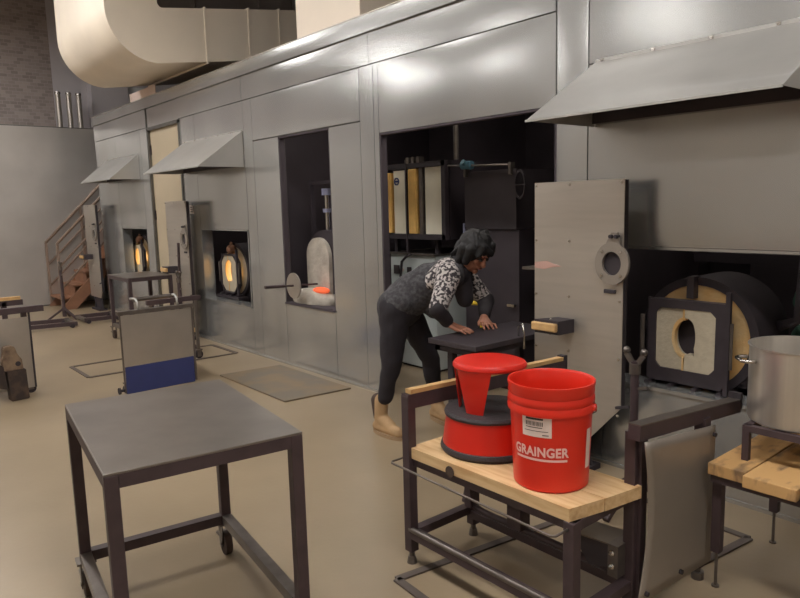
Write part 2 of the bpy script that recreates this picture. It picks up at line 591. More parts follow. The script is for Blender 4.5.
# booth interior
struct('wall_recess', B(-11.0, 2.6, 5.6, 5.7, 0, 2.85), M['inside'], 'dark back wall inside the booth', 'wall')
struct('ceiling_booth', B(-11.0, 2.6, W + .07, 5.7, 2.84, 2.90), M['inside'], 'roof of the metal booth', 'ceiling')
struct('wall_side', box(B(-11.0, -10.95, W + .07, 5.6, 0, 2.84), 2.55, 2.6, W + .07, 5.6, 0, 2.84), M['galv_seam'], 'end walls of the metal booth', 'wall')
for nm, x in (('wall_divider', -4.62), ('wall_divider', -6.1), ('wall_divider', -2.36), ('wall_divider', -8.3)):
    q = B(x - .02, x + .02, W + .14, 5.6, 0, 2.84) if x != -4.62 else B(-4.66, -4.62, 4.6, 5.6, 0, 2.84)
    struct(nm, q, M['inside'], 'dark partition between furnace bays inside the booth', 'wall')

# floor steel
def floor_frame(pts, w, label):
    b = new()
    P = [Vector((*p, .004)) for p in pts]
    for i in range(len(P)):
        bar(b, P[i], P[(i + 1) % len(P)], w, .008)
    return tag(obj('floor_track', b, M['flat']), label, 'floor track', 'flat steel tracks on the floor')
floor_frame([(-1.989, 1.608), (-1.36, 1.56), (-1.19, 2.96), (-1.79, 2.99)], .035, 'flat steel rectangle on the floor under the lumber bench')
floor_frame([(-7.09, 1.70), (-6.50, 1.70), (-6.45, 3.15), (-7.05, 3.15)], .035, 'flat steel rectangle on the floor behind the blue panel')
tag(obj('floor_plate', prism(new(), [(-5.67, 2.592), (-4.508, 2.58), (-4.455, 3.173), (-5.61, 3.18)], 'z', 0, .012), M['plate']),
    'brown steel floor plate lying against the booth wall', 'floor plate')

# ------------------------------------------------------------------ hoods
def hood(x0, x1, zt, zb, yf, label, seed):
    t = thing('fume_hood', label, 'hood', ((x0 + x1) / 2, W, zb), group='sheet metal hoods over the furnaces')
    s = new()
    nx, ny = 36, 18
    G = []
    for j in range(ny + 1):
        row = []
        for i in range(nx + 1):
            f = j / ny
            x = x0 + (x1 - x0) * i / nx
            u = math.sin(PI * i / nx) * math.sin(PI * f)
            dz = .012 * noise.noise(Vector((x * 2.3 + seed, f * 2.1, seed))) * u ** .5 if u > 0 else 0
            q = (x1 - x) / .62
            if seed == 1.0 and 0 < q < 1 and u > 0:      # the fold near its right corner
                dz -= .030 * (1 - q) ** .8 * math.exp(-((f - .72) / .10) ** 2)
            row.append(s.verts.new((x, W - .003 - (W - .003 - yf) * f, zt + (zb - zt) * f + dz)))
        G.append(row)
    for j in range(ny):
        for i in range(nx):
            s.faces.new((G[j][i], G[j][i + 1], G[j + 1][i + 1], G[j + 1][i]))
    bmesh.ops.recalc_face_normals(s, faces=s.faces[:])
    bmesh.ops.solidify(s, geom=s.faces[:], thickness=.003)
    obj('hood_sheet', s, M['hood'], t, smooth=40)
    obj('dark_bar', B(x0 + .004, x1 - .004, W - .03, W - .004, zb + .015, zb + .085), M['black'], t)  # black bar on the wall just above the hood's bottom edge
    for x in (x0, x1 - .003):
        obj('side_panel', prism(new(), [(W - .004, zt - .004), (W - .004, zb), (yf, zb)], 'x', x, x + .003), M['hood'], t)
    obj('front_lip', B(x0, x1, yf - .002, yf + .003, zb - .006, zb + .004), M['hood'], t)
    obj('top_flange', B(x0, x1, W - .006, W - .001, zt - .004, zt + .014), M['hood'], t)
    n = max(3, int((x1 - x0) / .26))
    for k in range(n):
        x = x0 + (x1 - x0) * (k + .15) / n
        obj('bolt', cyl(new(), (x, W - .016, zt + .006), (x, W - .004, zt + .006), .009, n=8), M['chrome'], t)
    return t
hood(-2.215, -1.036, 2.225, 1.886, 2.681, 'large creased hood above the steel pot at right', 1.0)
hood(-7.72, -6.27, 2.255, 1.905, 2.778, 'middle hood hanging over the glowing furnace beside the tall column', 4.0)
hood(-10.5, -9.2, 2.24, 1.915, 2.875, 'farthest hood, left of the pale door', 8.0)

# ------------------------------------------------------------------ glory hole furnaces
def oval(cx, cz, rx, rz, n, a0=0, a1=2 * PI):
    return [(cx + rx * math.cos(a0 + (a1 - a0) * i / n), cz + rz * math.sin(a0 + (a1 - a0) * i / n)) for i in range(n)]

def furnace(cx, cz, y, lit, label, hx=.062, hz=.10):
    t = thing('glory_hole_furnace', label, 'furnace', (cx, y + .35, 0), group='round glass furnaces behind the booth wall')
    # drum
    dx = .02 if not lit else .0
    obj('drum', annulus_y(new(), cx + dx, cz, .31, .268, y + .06, y + .42), M['black'], t, smooth=40)
    face = new()
    annulus_y(face, cx + dx, cz, .268, .10 if not lit else .115, y + .07, y + .18)
    obj('insulation_face', face, M['refr' if lit else 'fiber'], t, smooth=40)
    obj('drum_back', cyl(new(), (cx, y + .38, cz), (cx, y + .41, cz), .262, n=40), M['black'], t)
    if lit:
        obj('glowing_chamber', cyl(new(), (cx, y + .15, cz), (cx, y + .16, cz), .112, n=32), M['glow'], t)
    else:
        obj('shade_disc', cyl(new(), (cx, y + .047, cz), (cx, y + .055, cz), .13, n=32), M['black'], t)  # black disc behind the doors stands in for the shade inside
    # square door frame
    x0, x1, z0, z1 = cx - .205, cx + .205, cz - .245, cz + .195
    xi0, xi1, zi0, zi1 = cx - .165, cx + .155, cz - .172, cz + .150
    c = .028
    corners = [(xi0 + c, zi0), (xi1 - c, zi0), (xi1, zi0 + c), (xi1, zi1 - c), (xi1 - c, zi1), (xi0 + c, zi1), (xi0, zi1 - c), (xi0, zi0 + c)]
    if lit:
        xi0, xi1, zi0, zi1, c = x0 + .02, x1 - .02, z0 + .02, z1 - .02, .07
    corners = [(xi0 + c, zi0), (xi1 - c, zi0), (xi1, zi0 + c), (xi1, zi1 - c), (xi1 - c, zi1), (xi0 + c, zi1), (xi0, zi1 - c), (xi0, zi0 + c)]
    mx, mz = cx - .005, cz - .01
    N = 64
    outer = ray_poly(mx, mz, [(x0, z0), (x1, z0), (x1, z1), (x0, z1)], N)
    if lit:
        outer = ray_poly(mx, mz, [(p[0] + math.copysign(.02, p[0] - mx) if abs(abs(p[0] - mx) - max(abs(q[0] - mx) for q in corners)) < .03 else p[0], p[1] + math.copysign(.02, p[1] - mz) if abs(abs(p[1] - mz) - max(abs(q[1] - mz) for q in corners)) < .03 else p[1]) for p in corners], N)
    obj('door_frame', holed_y(new(), outer, ray_poly(mx, mz, corners, N), y - .03, y + .02), M['black_plate'], t)
    obj('hinge_bar', bar(new(), (x1 + .012, y - .03, z0 - .02), (x1 + .012, y - .03, z1 + .06), .022), M['black_plate'], t)
    obj('hinge_bar', bar(new(), (x0 - .012, y + .01, z0), (x0 - .012, y + .01, z1), .02), M['black_plate'], t)
    # two refractory door halves, each with half of the hole
    for s in (-1, 1):
        xm = cx - .010
        hp = [(xm + s * hx * math.cos(-PI / 2 + PI * k / 16), cz + hz * math.sin(-PI / 2 + PI * k / 16)) for k in range(17)]
        if s > 0:
            hp = [(xm + s * hx * .95 * math.cos(-PI / 2 + PI * k / 16) ** .7 if 0 < k < 16 else xm, cz + .006 + (hz * .98) * math.sin(-PI / 2 + PI * k / 16)) for k in range(17)]
            hp = [(xm + .004, cz - hz * .88), (xm + hx * .92, cz - hz * .88)] + hp[5:]
        e = xi0 if s < 0 else xi1
        g = s * .004
        poly = [(xm + g, zi0)] + [(p[0] + g, p[1]) for p in hp] + [(xm + g, zi1), (e - s * c, zi1), (e, zi1 - c), (e, zi0 + c), (e - s * c, zi0)]
        yo = 0 if s < 0 else -.008
        leaf = obj('door_half', prism(new(), poly, 'y', y - .018 + yo, y + .045 + yo), M['refr'], t)
        # yellowed lip of the hole and of the meeting edge
        if s > 0:
            continue
        lip = new()
        L = [Vector((p[0] + g * .3 - s * .0, y - .012 + yo, p[1])) for p in hp]
        for a, b in zip(L, L[1:]):
            bar(lip, a + Vector((.006, 0, 0)), b + Vector((.006, 0, 0)), .016, .026, up=(0, 1, 0))
        if s < 0:
            bar(lip, (xm - .002, y - .004, zi0), (xm - .002, y - .004, cz - hz), .008, .05, up=(0, 1, 0))
            bar(lip, (xm - .002, y - .004, cz + hz), (xm - .002, y - .004, zi1 + .03), .008, .05, up=(0, 1, 0))
        obj('yellow_edge', lip, M['fiber'], leaf)
    if lit:
        obj('burner_head', sphere(sphere(new(), (cx + .0, y + .02, cz + .245), .055, seg=14), (cx + .0, y + .02, cz + .31), .02, seg=10), M['rust'], t, smooth=True)
    clamp = new()
    box(clamp, cx - .025, cx + .012, y + .02, y + .09, cz + .20, cz + .315)
    obj('top_clamp', clamp, M['black_plate'], t)
    for x in (cx - .245, cx + .225):
        obj('hinge_knuckle', cyl(new(), (x, y - .02, cz - .13), (x, y - .02, cz + .10), .013, n=10), M['mid_steel'], t)
    obj('burner_pipe', tube(new(), [(cx + .30, y + .30, cz + .05), (cx + .42, y + .30, cz + .1), (cx + .44, y + .30, cz + .5)], .03), M['black_plate'], t, smooth=True)
    # stand
    st = new()
    for x in (cx - .24, cx + .24):
        for yy in (y + .12, y + .38):
            bar(st, (x, yy, 0), (x, yy, cz - .12), .04)
    bar(st, (cx - .26, y + .12, cz - .27), (cx + .26, y + .12, cz - .27), .04, .05)
    bar(st, (cx - .26, y + .38, cz - .27), (cx + .26, y + .38, cz - .27), .04, .05)
    for x in (cx - .24, cx + .24):
        bar(st, (x, y + .12, cz - .30), (x, y + .38, cz - .30), .035, .05)
        bar(st, (x, y + .12, .2), (x, y + .38, .2), .035, .03)
    bar(st, (cx - .24, y + .38, .2), (cx + .24, y + .38, .2), .03)
    obj('stand', st, M['black'], t)
    tr = new()
    box(tr, cx - .27, cx + .27, y - .06, y + .06, cz - .30, cz - .275)
    for k in range(4):
        cyl(tr, (cx - .2 + .13 * k, y - .05, cz - .262), (cx - .2 + .13 * k, y + .03, cz - .262), .014, n=8)
    obj('door_track', tr, M['black_plate'], t)
    return t
furnace(-1.70, .775, 3.36, False, 'unlit round furnace with half closed pale doors beside the steel pot')
furnace(-7.10, .80, 3.46, True, 'glowing round furnace under the middle hood', .085, .125)
furnace(-10.02, .84, 3.46, True, 'glowing round furnace farthest away behind the small table', .085, .125)

# ------------------------------------------------------------------ sliding shield doors
def shield_door(x0, x1, y, z0, z1, label, c=.06, fx=0.0):
    t = thing('shield_door', label, 'shield door', ((x0 + x1) / 2, y + .03, 0), group='steel shield doors standing by the furnaces')
    obj('sheet', prism(new(), [(x0, z0), (x1 - c, z0), (x1, z0 + c * .85 + .05), (x1, z1), (x0, z1)], 'y', y, y + .006), M['brushed'], t)
    f = new()
    for x in (x0 + .02, x1 - .013):
        box(f, x - .02, x + .013, y + .006, y + .04, z0 + c * .85 + .05, z1 - .005)
    box(f, x0 + .02, x1 - .02, y + .006, y + .04, z1 - .05, z1 - .01)
    box(f, x0 + .02, x1 - .02, y + .006, y + .04, z0 + c * .85 + .05, z0 + c * .85 + .09)
    obj('back_frame', f, M['black'], t)
    bs = new()
    xc = (x0 + x1) / 2 + fx
    for s in (-1, 1):
        bar(bs, (xc + s * .12, y + .03, .02), (xc + s * .12, y + .03, z0 + .24), .04)
    box(bs, xc - .2, xc + .2, y - .03, y + .09, 0, .03)
    prism(bs, [(xc - .19, .03), (xc + .19, .03), (xc + .10, z0 + .1), (xc - .10, z0 + .1)], 'y', y + .02, y + .035)
    obj('floor_stand', bs, M['black'], t)
    obj('side_latch', bar(new(), (x1 - .02, y - .012, z0 + .225), (x1 + .055, y - .012, z0 + .245), .014), M['black'], t)
    for i, x in enumerate((x0 + .014, x0 + .42 * (x1 - x0), x1 - .015)):
        for k in range(5):
            z = z1 - .018 - k * .305
            if i == 2 and k == 1:
                continue
            obj('bolt', cyl(new(), (x, y - .006, z), (x, y, z), .0075, n=8), M['chrome'], t)
    # peephole flange on the right edge
    rx, rz = x1 - .055, z0 + .735 * (z1 - z0) - .065
    rx = x1 - .05
    rz = z1 - .43
    fl = new()
    annulus_y(fl, rx, rz, .098, .055, y - .03, y - .012, zs=1.12)
    prism(fl, [(rx - .045, rz + .085), (rx + .05, rz + .085), (rx + .03, rz + .16), (rx - .005, rz + .16)], 'y', y - .028, y - .014)
    fo = obj('peephole_ring', fl, M['shield_dark'], t, smooth=40)
    obj('dark_hole', cyl(new(), (rx, y - .010, rz), (rx, y - .002, rz), .062, n=32), M['black'], fo)
    for a in (.8, 2.34, 3.94, 5.48):
        px, pz = rx + .078 * math.cos(a), rz + .085 * math.sin(a)
        obj('ring_bolt', cyl(new(), (px, y - .037, pz), (px, y - .03, pz), .008, n=8), M['chrome'], fo)
    for px in (rx - .002, rx + .028):
        obj('tab_bolt', cyl(new(), (px, y - .045, rz + .14), (px, y - .012, rz + .14), .010, n=10), M['black'], fo)
    obj('latch', B(rx - .055, rx + .012, y - .012, y, rz - .158, rz - .138, bev=.003), M['black'], t)
    # wooden grip in a black bracket
    hx0, hx1, hz = x0 + .095, x0 + .262, z1 - .79
    hb = new()
    prism(hb, [(hx0 + .01, y - .13), (hx1, y - .125), (hx1 + .012, y), (hx0 + .07, y)], 'z', hz - .035, hz + .04)
    ho = obj('handle_bracket', hb, M['black'], t)
    obj('wooden_grip', B(hx0, hx1 - .002, y - .152, y - .125, hz - .018, hz + .028, bev=.007), M['handle_wood'], ho, 'pale wooden grip')
    for dz in (-.037, .042):
        obj('grip_bolt', sphere(new(), ((hx0 + hx1) / 2 + .01, y - .10, hz + dz), .009, seg=8), M['chrome'], ho)
    return t
shield_door(-2.491, -1.922, 3.10, .18, 1.597, 'big bolted steel shield door standing behind the red bucket', .20, -.09)
shield_door(-7.98, -7.39, 3.10, .30, 1.60, 'steel shield door standing in front of the pale door')
shield_door(-11.30, -10.73, 3.10, .20, 1.61, 'farthest steel shield door, beside the brown staircase')
sc_ = prism(new(), [(-2.489, 1.150), (-2.40, 1.160), (-2.36, 1.145), (-2.30, 1.133), (-2.37, 1.125), (-2.42, 1.112), (-2.489, 1.118)], 'y', 3.0985, 3.0995)
par = [o for o in COL.objects if o.name == 'shield_door'][0]
obj('red_scuff', sc_, M['pinkmark'], par)

# ------------------------------------------------------------------ rolling steel tables
def make_caster(x, y, top, parent, brake=True):
    R = .05
    f = new()
    box(f, x - .035, x + .035, y - .035, y + .035, top - .008, top)
    for s in (-1, 1):
        prism(f, [(x - .028, top - .008), (x + .028, top - .008), (x + .012, R - .015), (x - .016, R - .015)], 'y', y + s * .021 - .002, y + s * .021 + .002)
    cyl(f, (x, y - .026, R), (x, y + .026, R), .008, n=10)
    if brake:
        box(f, x - .07, x - .03, y - .022, y + .022, R + .022, R + .030)
    fo = obj('caster', f, M['mid_steel'], parent, local=True)
    w = cyl(new(), (x, y - .014, R), (x, y + .014, R), R, n=24)
    obj('wheel', w, M['gore'], fo, local=True, smooth=40)

def steel_table(L, D, H, loc, rz, label, group):
    t = thing('steel_table', label, 'table', loc, rz, group)
    w = .040
    obj('tabletop', B(-L / 2, L / 2, -D / 2, D / 2, H - .008, H, bev=.002), M['table_top'], t, local=True)
    fr = new()
    z = H - .008 - w / 2
    for s in (-1, 1):
        bar(fr, (-L / 2 + w, s * (D / 2 - w / 2), z), (L / 2 - w, s * (D / 2 - w / 2), z), w)
        bar(fr, (s * (L / 2 - w / 2), -D / 2 + w, z), (s * (L / 2 - w / 2), D / 2 - w, z), w)
    obj('apron', fr, M['dark_steel'], t, local=True)
    top = .150
    for sx in (-1, 1):
        for sy in (-1, 1):
            x, y = sx * (L / 2 - w / 2), sy * (D / 2 - w / 2)
            obj('leg', box(new(), x - w / 2, x + w / 2, y - w / 2, y + w / 2, top, H - .008, bev=.003), M['dark_steel'], t, local=True)
            make_caster(x - .012, y, top, t)
    zl = top + w / 2
    for s in (-1, 1):
        o = obj('lower_rail', bar(new(), (-L / 2 + w, s * (D / 2 - w / 2), zl), (L / 2 - w, s * (D / 2 - w / 2), zl), w), M['mid_steel'], t, local=True)
    obj('lower_rail', bar(new(), (-L / 2 + w / 2, -D / 2 + w, zl), (-L / 2 + w / 2, D / 2 - w, zl), w), M['dark_steel'], t, local=True)
    return t
big = steel_table(.845, .600, .78, (-2.292, .866, 0), -.131, 'dark rolling steel table in the left foreground', 'rolling steel tables')
steel_table(.70, .50, .77, (-7.985, 2.74, 0), 0.0, 'small far rolling table in front of the farthest furnace', 'rolling steel tables')

# ------------------------------------------------------------------ gaffer's bench with lumber seat
def bench():
    t = thing('gaffer_bench', 'black steel bench with a pale lumber seat carrying the red stool and bucket', 'bench', (-1.64, 2.0, 0))
    xL, xR, yF, yB, zs = -2.046, -1.236, 1.745, 2.09, .51
    w = .042
    # seat planks
    pl = prism(new(), [(xL, 1.738), (xR - .020, 1.738), (xR + .012, 1.888), (xL, 1.888)], 'z', zs - .045, zs)
    obj('seat_plank', pl, M['wood'], t)
    pl = prism(new(), [(xL, 1.891), (xR + .014, 1.891), (xR + .042, 2.068), (xL, 2.068)], 'z', zs - .045, zs)
    obj('seat_plank', pl, M['wood'], t)
    kn = obj('knot', cyl(new(), (-1.80, 1.7285, .478), (-1.80, 1.732, .478), .022, n=16), M['char'], t)
    ap = new()
    for y in (yF + .02, yB - .01):
        bar(ap, (xL, y, zs - .062), (xR, y, zs - .062), .035, .034)
    for x in (xL + .02, xR - .02):
        bar(ap, (x, yF, zs - .062), (x, yB, zs - .062), .035, .034)
    obj('seat_frame', ap, M['dark_steel'], t)
    for x, y, zt in ((xL - .006, yF, .728), (xR - .02, yF + .01, zs - .045), (xL, yB + .02, .70), (xR + .005, yB - .02, .70)):
        lg = obj('leg', box(new(), x - w / 2, x + w / 2, y - w / 2, y + w / 2, .055, zt, bev=.003), M['dark_steel'], t)
        ft = new()
        cyl(ft, (x, y, .03), (x, y, .056), .012, n=10)
        cyl(ft, (x, y, 0), (x, y, .03), .022, .016, n=14)
        obj('foot', ft, M['mid_steel'], lg)
    # lower rails
    for nm, p0, p1 in (('side_rail', (xL, yF, .135), (xL, yB, .135)), ('front_rail', (xL, yF, .135), (xR, yF, .135)),
                       ('back_rail', (xL, yB, .115), (xR, yB, .115)), ('side_rail', (xR, yF, .135), (xR, yB, .135))):
        obj(nm, bar(new(), p0, p1, .04, .035), M['dark_steel'], t)
    gl = new()
    cyl(gl, (xL, yF - .012, .155), (xR, yF - .012, .155), .012, n=12)
    obj('round_rail', gl, M['mid_steel'], t, smooth=40)
    # left arm with wood strip
    la = new()
    bar(la, (-2.05, 1.725, .705), (-2.05, 2.77, .672), .042, .06)
    obj('arm_rail', la, M['dark_steel'], t)
    st = new()
    bar(st, (-2.045, 1.74, .745), (-2.045, 2.75, .711), .034, .018)
    obj('arm_strip', st, M['handle_wood'], t, 'thin strip of pale wood on the left arm')
    obj('arm_stop', B(-2.07, -2.03, 2.755, 2.785, .64, .725), M['black'], t)
    obj('rear_leg', bar(new(), (-2.05, 2.70, 0), (-2.05, 2.70, .67), .04), M['dark_steel'], t)
    # right arm: heavy angle bar
    ra = new()
    bar(ra, (-1.205, 2.03, .708), (-1.205, 2.80, .640), .046, .052)
    obj('arm_rail', ra, M['dark_steel'], t)
    tp = new()
    bar(tp, (-1.205, 2.032, .736), (-1.205, 2.795, .668), .048, .004)
    obj('arm_cap', tp, M['mid_steel'], t, 'worn grey top of the right arm')
    obj('arm_stop', B(-1.23, -1.18, 2.79, 2.81, .63, .695), M['black'], t)
    obj('arm_post', B(-1.244, -1.198, 2.072, 2.11, .05, .70), M['dark_steel'], t)
    lg = obj('rear_leg', B(-1.215, -1.172, 2.475, 2.52, .055, .66), M['dark_steel'], t)
    obj('foot', cyl(cyl(new(), (-1.193, 2.497, 0), (-1.193, 2.497, .03), .024, n=14), (-1.193, 2.497, .03), (-1.193, 2.497, .06), .012, n=10), M['mid_steel'], lg)
    # curved shield plate on the right
    sh = new()
    nz, ny = 14, 10
    G = []
    for j in range(nz + 1):
        f = j / nz
        row = []
        for i in range(ny + 1):
            g = i / ny
            z0 = .100 - .034 * g
            z1 = .682 - .058 * g
            yy0 = 2.035 + .045 * math.sin(PI * f) - .025 * (1 - f)
            y = yy0 + (2.545 - yy0) * g
            row.append(sh.verts.new((-1.165, y, z0 + (z1 - z0) * f)))
        G.append(row)
    for j in range(nz):
        for i in range(ny):
            sh.faces.new((G[j][i], G[j][i + 1], G[j + 1][i + 1], G[j + 1][i]))
    so = obj('shield_plate', sh, M['shield_dark'], t, smooth=True)
    md = so.modifiers.new('thick', 'SOLIDIFY')
    md.thickness = .004
    for y, z in ((2.53, .59), (2.06, .125), (2.30, .115)):
        obj('bolt', cyl(new(), (-1.168, y, z), (-1.154, y, z), .009, n=8), M['black'], t)
    # wire loop hanging off the front
    tube_pts = [(-2.05, 1.80, .44), (-2.112, 1.80, .44), (-2.112, 1.70, .44), (-2.10, 1.688, .44), (-1.27, 1.66, .44), (-1.258, 1.67, .44), (-1.258, 1.755, .44)]
    obj('wire_loop', tube(new(), tube_pts, .0045, 8), M['mid_steel'], t, smooth=True)
    # pipe and pads underneath
    obj('under_pipe', tube(new(), [(-2.03, 2.06, .24), (-2.02, 2.03, .20), (-1.9, 2.03, .18), (-1.26, 2.03, .18)], .014, 10), M['dark_steel'], t, smooth=True)
    obj('under_post', B(-1.99, -1.955, 2.00, 2.035, .19, .45), M['dark_steel'], t)
    obj('under_post', B(-1.74, -1.67, 1.99, 2.05, .19, .42), M['dark_steel'], t)
    pd = new()
    prism(pd, [(-1.43, .275), (-1.28, .285), (-1.28, .20), (-1.36, .18)], 'y', 2.0, 2.13)
    po = obj('pedal', pd, M['black_plate'], t)
    obj('pedal_top', prism(new(), [(-1.43, .276), (-1.28, .286), (-1.28, .290), (-1.43, .280)], 'y', 2.0, 2.13), M['plate'], po)
    pb = new()
    box(pb, -1.28, -1.24, 2.0, 2.15, .17, .29)
    ub = obj('under_bracket', pb, M['mid_steel'], t)
    for k in range(2):
        obj('bracket_bolt', sphere(new(), (-1.262 , 1.998, .26 - .05 * k), .012, seg=10), M['chrome'], ub)
    return t
bench()

# red step stool
def stool(c):
    x, y = c
    z = .511
    t = thing('step_stool', 'round red step stool with a black tread, standing on the lumber bench', 'step stool', (x, y, z))
    obj('bumper', lathe(new(), [(.150, z), (.195, z), (.202, z + .012), (.198, z + .026), (.190, z + .03), (.15, z + .03)], c, close=True), M['rubber'], t, smooth=40)
    obj('drum', lathe(new(), [(.180, z + .02), (.193, z + .02), (.176, z + .150), (.160, z + .150)], c, close=True), M['red2'], t, smooth=40)
    obj('tread', lathe(new(), [(0, z + .150), (.170, z + .150), (.182, z + .146), (.184, z + .155), (.178, z + .165), (.168, z + .164), (0, z + .160)], c), M['rubber'], t, smooth=40)
    # two wedge-shaped uprights carrying the upper disc
    zt = z + .362
    cx, cy = x - .008, y
    def wedge(a0, a1, b0, b1):
        b = new()
        n = 14
        V = []
        for (p0, p1, r, zz) in ((a0, a1, .118, z + .161), (b0, b1, .137, zt - .02)):
            V.append([[b.verts.new((cx + rr * math.cos(p0 + (p1 - p0) * i / n), cy + rr * math.sin(p0 + (p1 - p0) * i / n), zz)) for i in range(n + 1)] for rr in (r, r - .006)])
        for s in (0, 1):
            for i in range(n):
                b.faces.new((V[0][s][i], V[0][s][i + 1], V[1][s][i + 1], V[1][s][i]))
        for k in (0, 1):
            for i in range(n):
                b.faces.new((V[k][0][i], V[k][0][i + 1], V[k][1][i + 1], V[k][1][i]))
        for i in (0, n):
            b.faces.new((V[0][0][i], V[0][1][i], V[1][1][i], V[1][0][i]))
        return b
    D = lambda d: math.radians(d)
    view = math.degrees(math.atan2(-y, -x))      # towards the near side of the place
    obj('upright', wedge(D(view - 46), D(view - 10), D(view - 64), D(view + 6)), M['red2'], t, smooth=40)
    obj('upright', wedge(D(view - 106), D(view - 90), D(view - 118), D(view - 80)), M['red2'], t, smooth=40)
    obj('upright', wedge(D(view + 190), D(view + 215), D(view + 180), D(view + 225)), M['red2'], t, smooth=40)
    # top disc, slightly drawn out towards one side
    b = new()
    n = 56
    rings = []
    for r, zz in ((.0, zt + .000), (.110, zt + .000), (.134, zt - .003), (.141, zt - .012), (.141, zt - .022), (.134, zt - .030), (.128, zt - .026), (.0, zt - .012)):
        if r == 0:
            rings.append([b.verts.new((cx, cy, zz))])
        else:
            row = []
            for i in range(n):
                a = 2 * PI * i / n
                k = 1 + .12 * max(0, math.cos(a - D(view + 75))) ** 6
                row.append(b.verts.new((cx + r * k * math.cos(a), cy + r * k * math.sin(a), zz)))
            rings.append(row)
    for a, c2 in zip(rings, rings[1:]):
        for i in range(n):
            j = (i + 1) % n
            if len(a) == 1:
                b.faces.new((a[0], c2[i], c2[j]))
            elif len(c2) == 1:
                b.faces.new((a[i], a[j], c2[0]))
            else:
                b.faces.new((a[i], a[j], c2[j], c2[i]))
    obj('top_disc', b, M['red2'], t, smooth=40)
stool((-1.82, 1.98))

# red bucket
def bucket(c):
    x, y = c
    z = .511
    t = thing('bucket', 'red plastic bucket with white lettering standing on the lumber bench', 'bucket', (x, y, z))
    H = .37
    def R(h):
        return .131 + (.146 - .131) * h / H
    prof = [(0, z + .004), (.120, z + .004), (.126, z), (.131, z + .006)]
    prof += [(R(.268), z + .268), (R(.27) + .009, z + .270), (R(.28) + .010, z + .282), (R(.30) + .004, z + .298), (R(.305) + .007, z + .304),
             (R(.313) + .006, z + .316), (R(.33) + .002, z + .328), (R(.335) + .005, z + .334), (R(.35) + .003, z + .350), (R(.362) + .006, z + .360),
             (R(H) + .005, z + .370), (R(H) - .001, z + .370), (R(H) - .006, z + .362), (.139, z + .30), (.126, z + .012), (0, z + .010)]
    obj('shell', lathe(new(), prof, c, n=72), M['red'], t, smooth=35)
    view = math.atan2(-y, -x)
    def wrap(a, h, off):
        r = R(h) + off
        return Vector((x + r * math.cos(a), y + r * math.sin(a), z + h))
    def patch(a0, a1, h0, h1, off=.0008, n=12):
        b = new()
        lo = [b.verts.new(wrap(a0 + (a1 - a0) * i / n, h0, off)) for i in range(n + 1)]
        hi = [b.verts.new(wrap(a0 + (a1 - a0) * i / n, h1, off)) for i in range(n + 1)]
        for i in range(n):
            b.faces.new((lo[i], lo[i + 1], hi[i + 1], hi[i]))
        return b
    # letters, bent round the shell
    cu = bpy.data.curves.new('letters', 'FONT')
    cu.body = 'GRAINGER'
    cu.align_x = 'CENTER'
    cu.size = .048
    cu.offset = .0016
    cu.space_character = 1.05
    cu.resolution_u = 6
    to = bpy.data.objects.new('letters', cu)
    COL.objects.link(to)
    dg = bpy.context.evaluated_depsgraph_get()
    me = bpy.data.meshes.new_from_object(to.evaluated_get(dg))
    bpy.data.objects.remove(to)
    b = bmesh.new()
    b.from_mesh(me)
    bpy.data.meshes.remove(me)
    bmesh.ops.subdivide_edges(b, edges=[e for e in b.edges if e.calc_length() > .01], cuts=2)
    bmesh.ops.triangulate(b, faces=b.faces[:])
    wtxt = max(v.co.x for v in b.verts) - min(v.co.x for v in b.verts)
    a_c = view - .29
    k = .198 / wtxt
    for v in b.verts:
        v.co = wrap(a_c + v.co.x * k / .136, .131 + v.co.y * .95, .0011)
    obj('letters', b, M['print'], t)
    obj('underline', patch(a_c - .68, a_c + .70, .114, .122), M['print'], t)
    s = obj('price_label', patch(view - .73, view + .02, .199, .272), M['white'], t, 'white paper label with a barcode')
    for i in range(13):
        a = view - .62 + i * .034
        obj('barcode_bar', patch(a, a + (.014 if i % 3 else .022), .238, .253, .0016, 1), M['ink'], s)
    for h0, h1, a0, a1 in ((.259, .266, -.62, -.18), (.231, .2335, -.62, -.2), (.219, .221, -.66, -.06), (.206, .209, -.2, -.05)):
        obj('print_line', patch(view + a0, view + a1, h0, h1, .0016, 6), M['ink'], s)
    obj('side_label', patch(view + 1.02, view + 1.25, .075, .215), M['white'], t)
    # wire bail hanging on the far side
    pts = []
    ca = view + 1.25
    e0, e1 = wrap(ca, .285, .012), wrap(ca + PI, .285, .012)
    mid = (e0 + e1) / 2
    outd = Vector((math.cos(ca + PI / 2), math.sin(ca + PI / 2), 0))
    for i in range(21):
        f = PI * i / 20
        pts.append(mid + (e0 - mid) * math.cos(f) * 1.0 + outd * math.sin(f) * .158 + Vector((0, 0, -.085 * math.sin(f))))
    obj('bail', tube(new(), pts, .0022, 8), M['mid_steel'], t, smooth=True)
    for e in (e0, e1):
        dv = (e - mid).normalized()
        obj('bail_ear', cyl(new(), e - dv * .016, e + dv * .004, .016, .012, n=14), M['red'], t)
bucket((-1.446, 1.89))

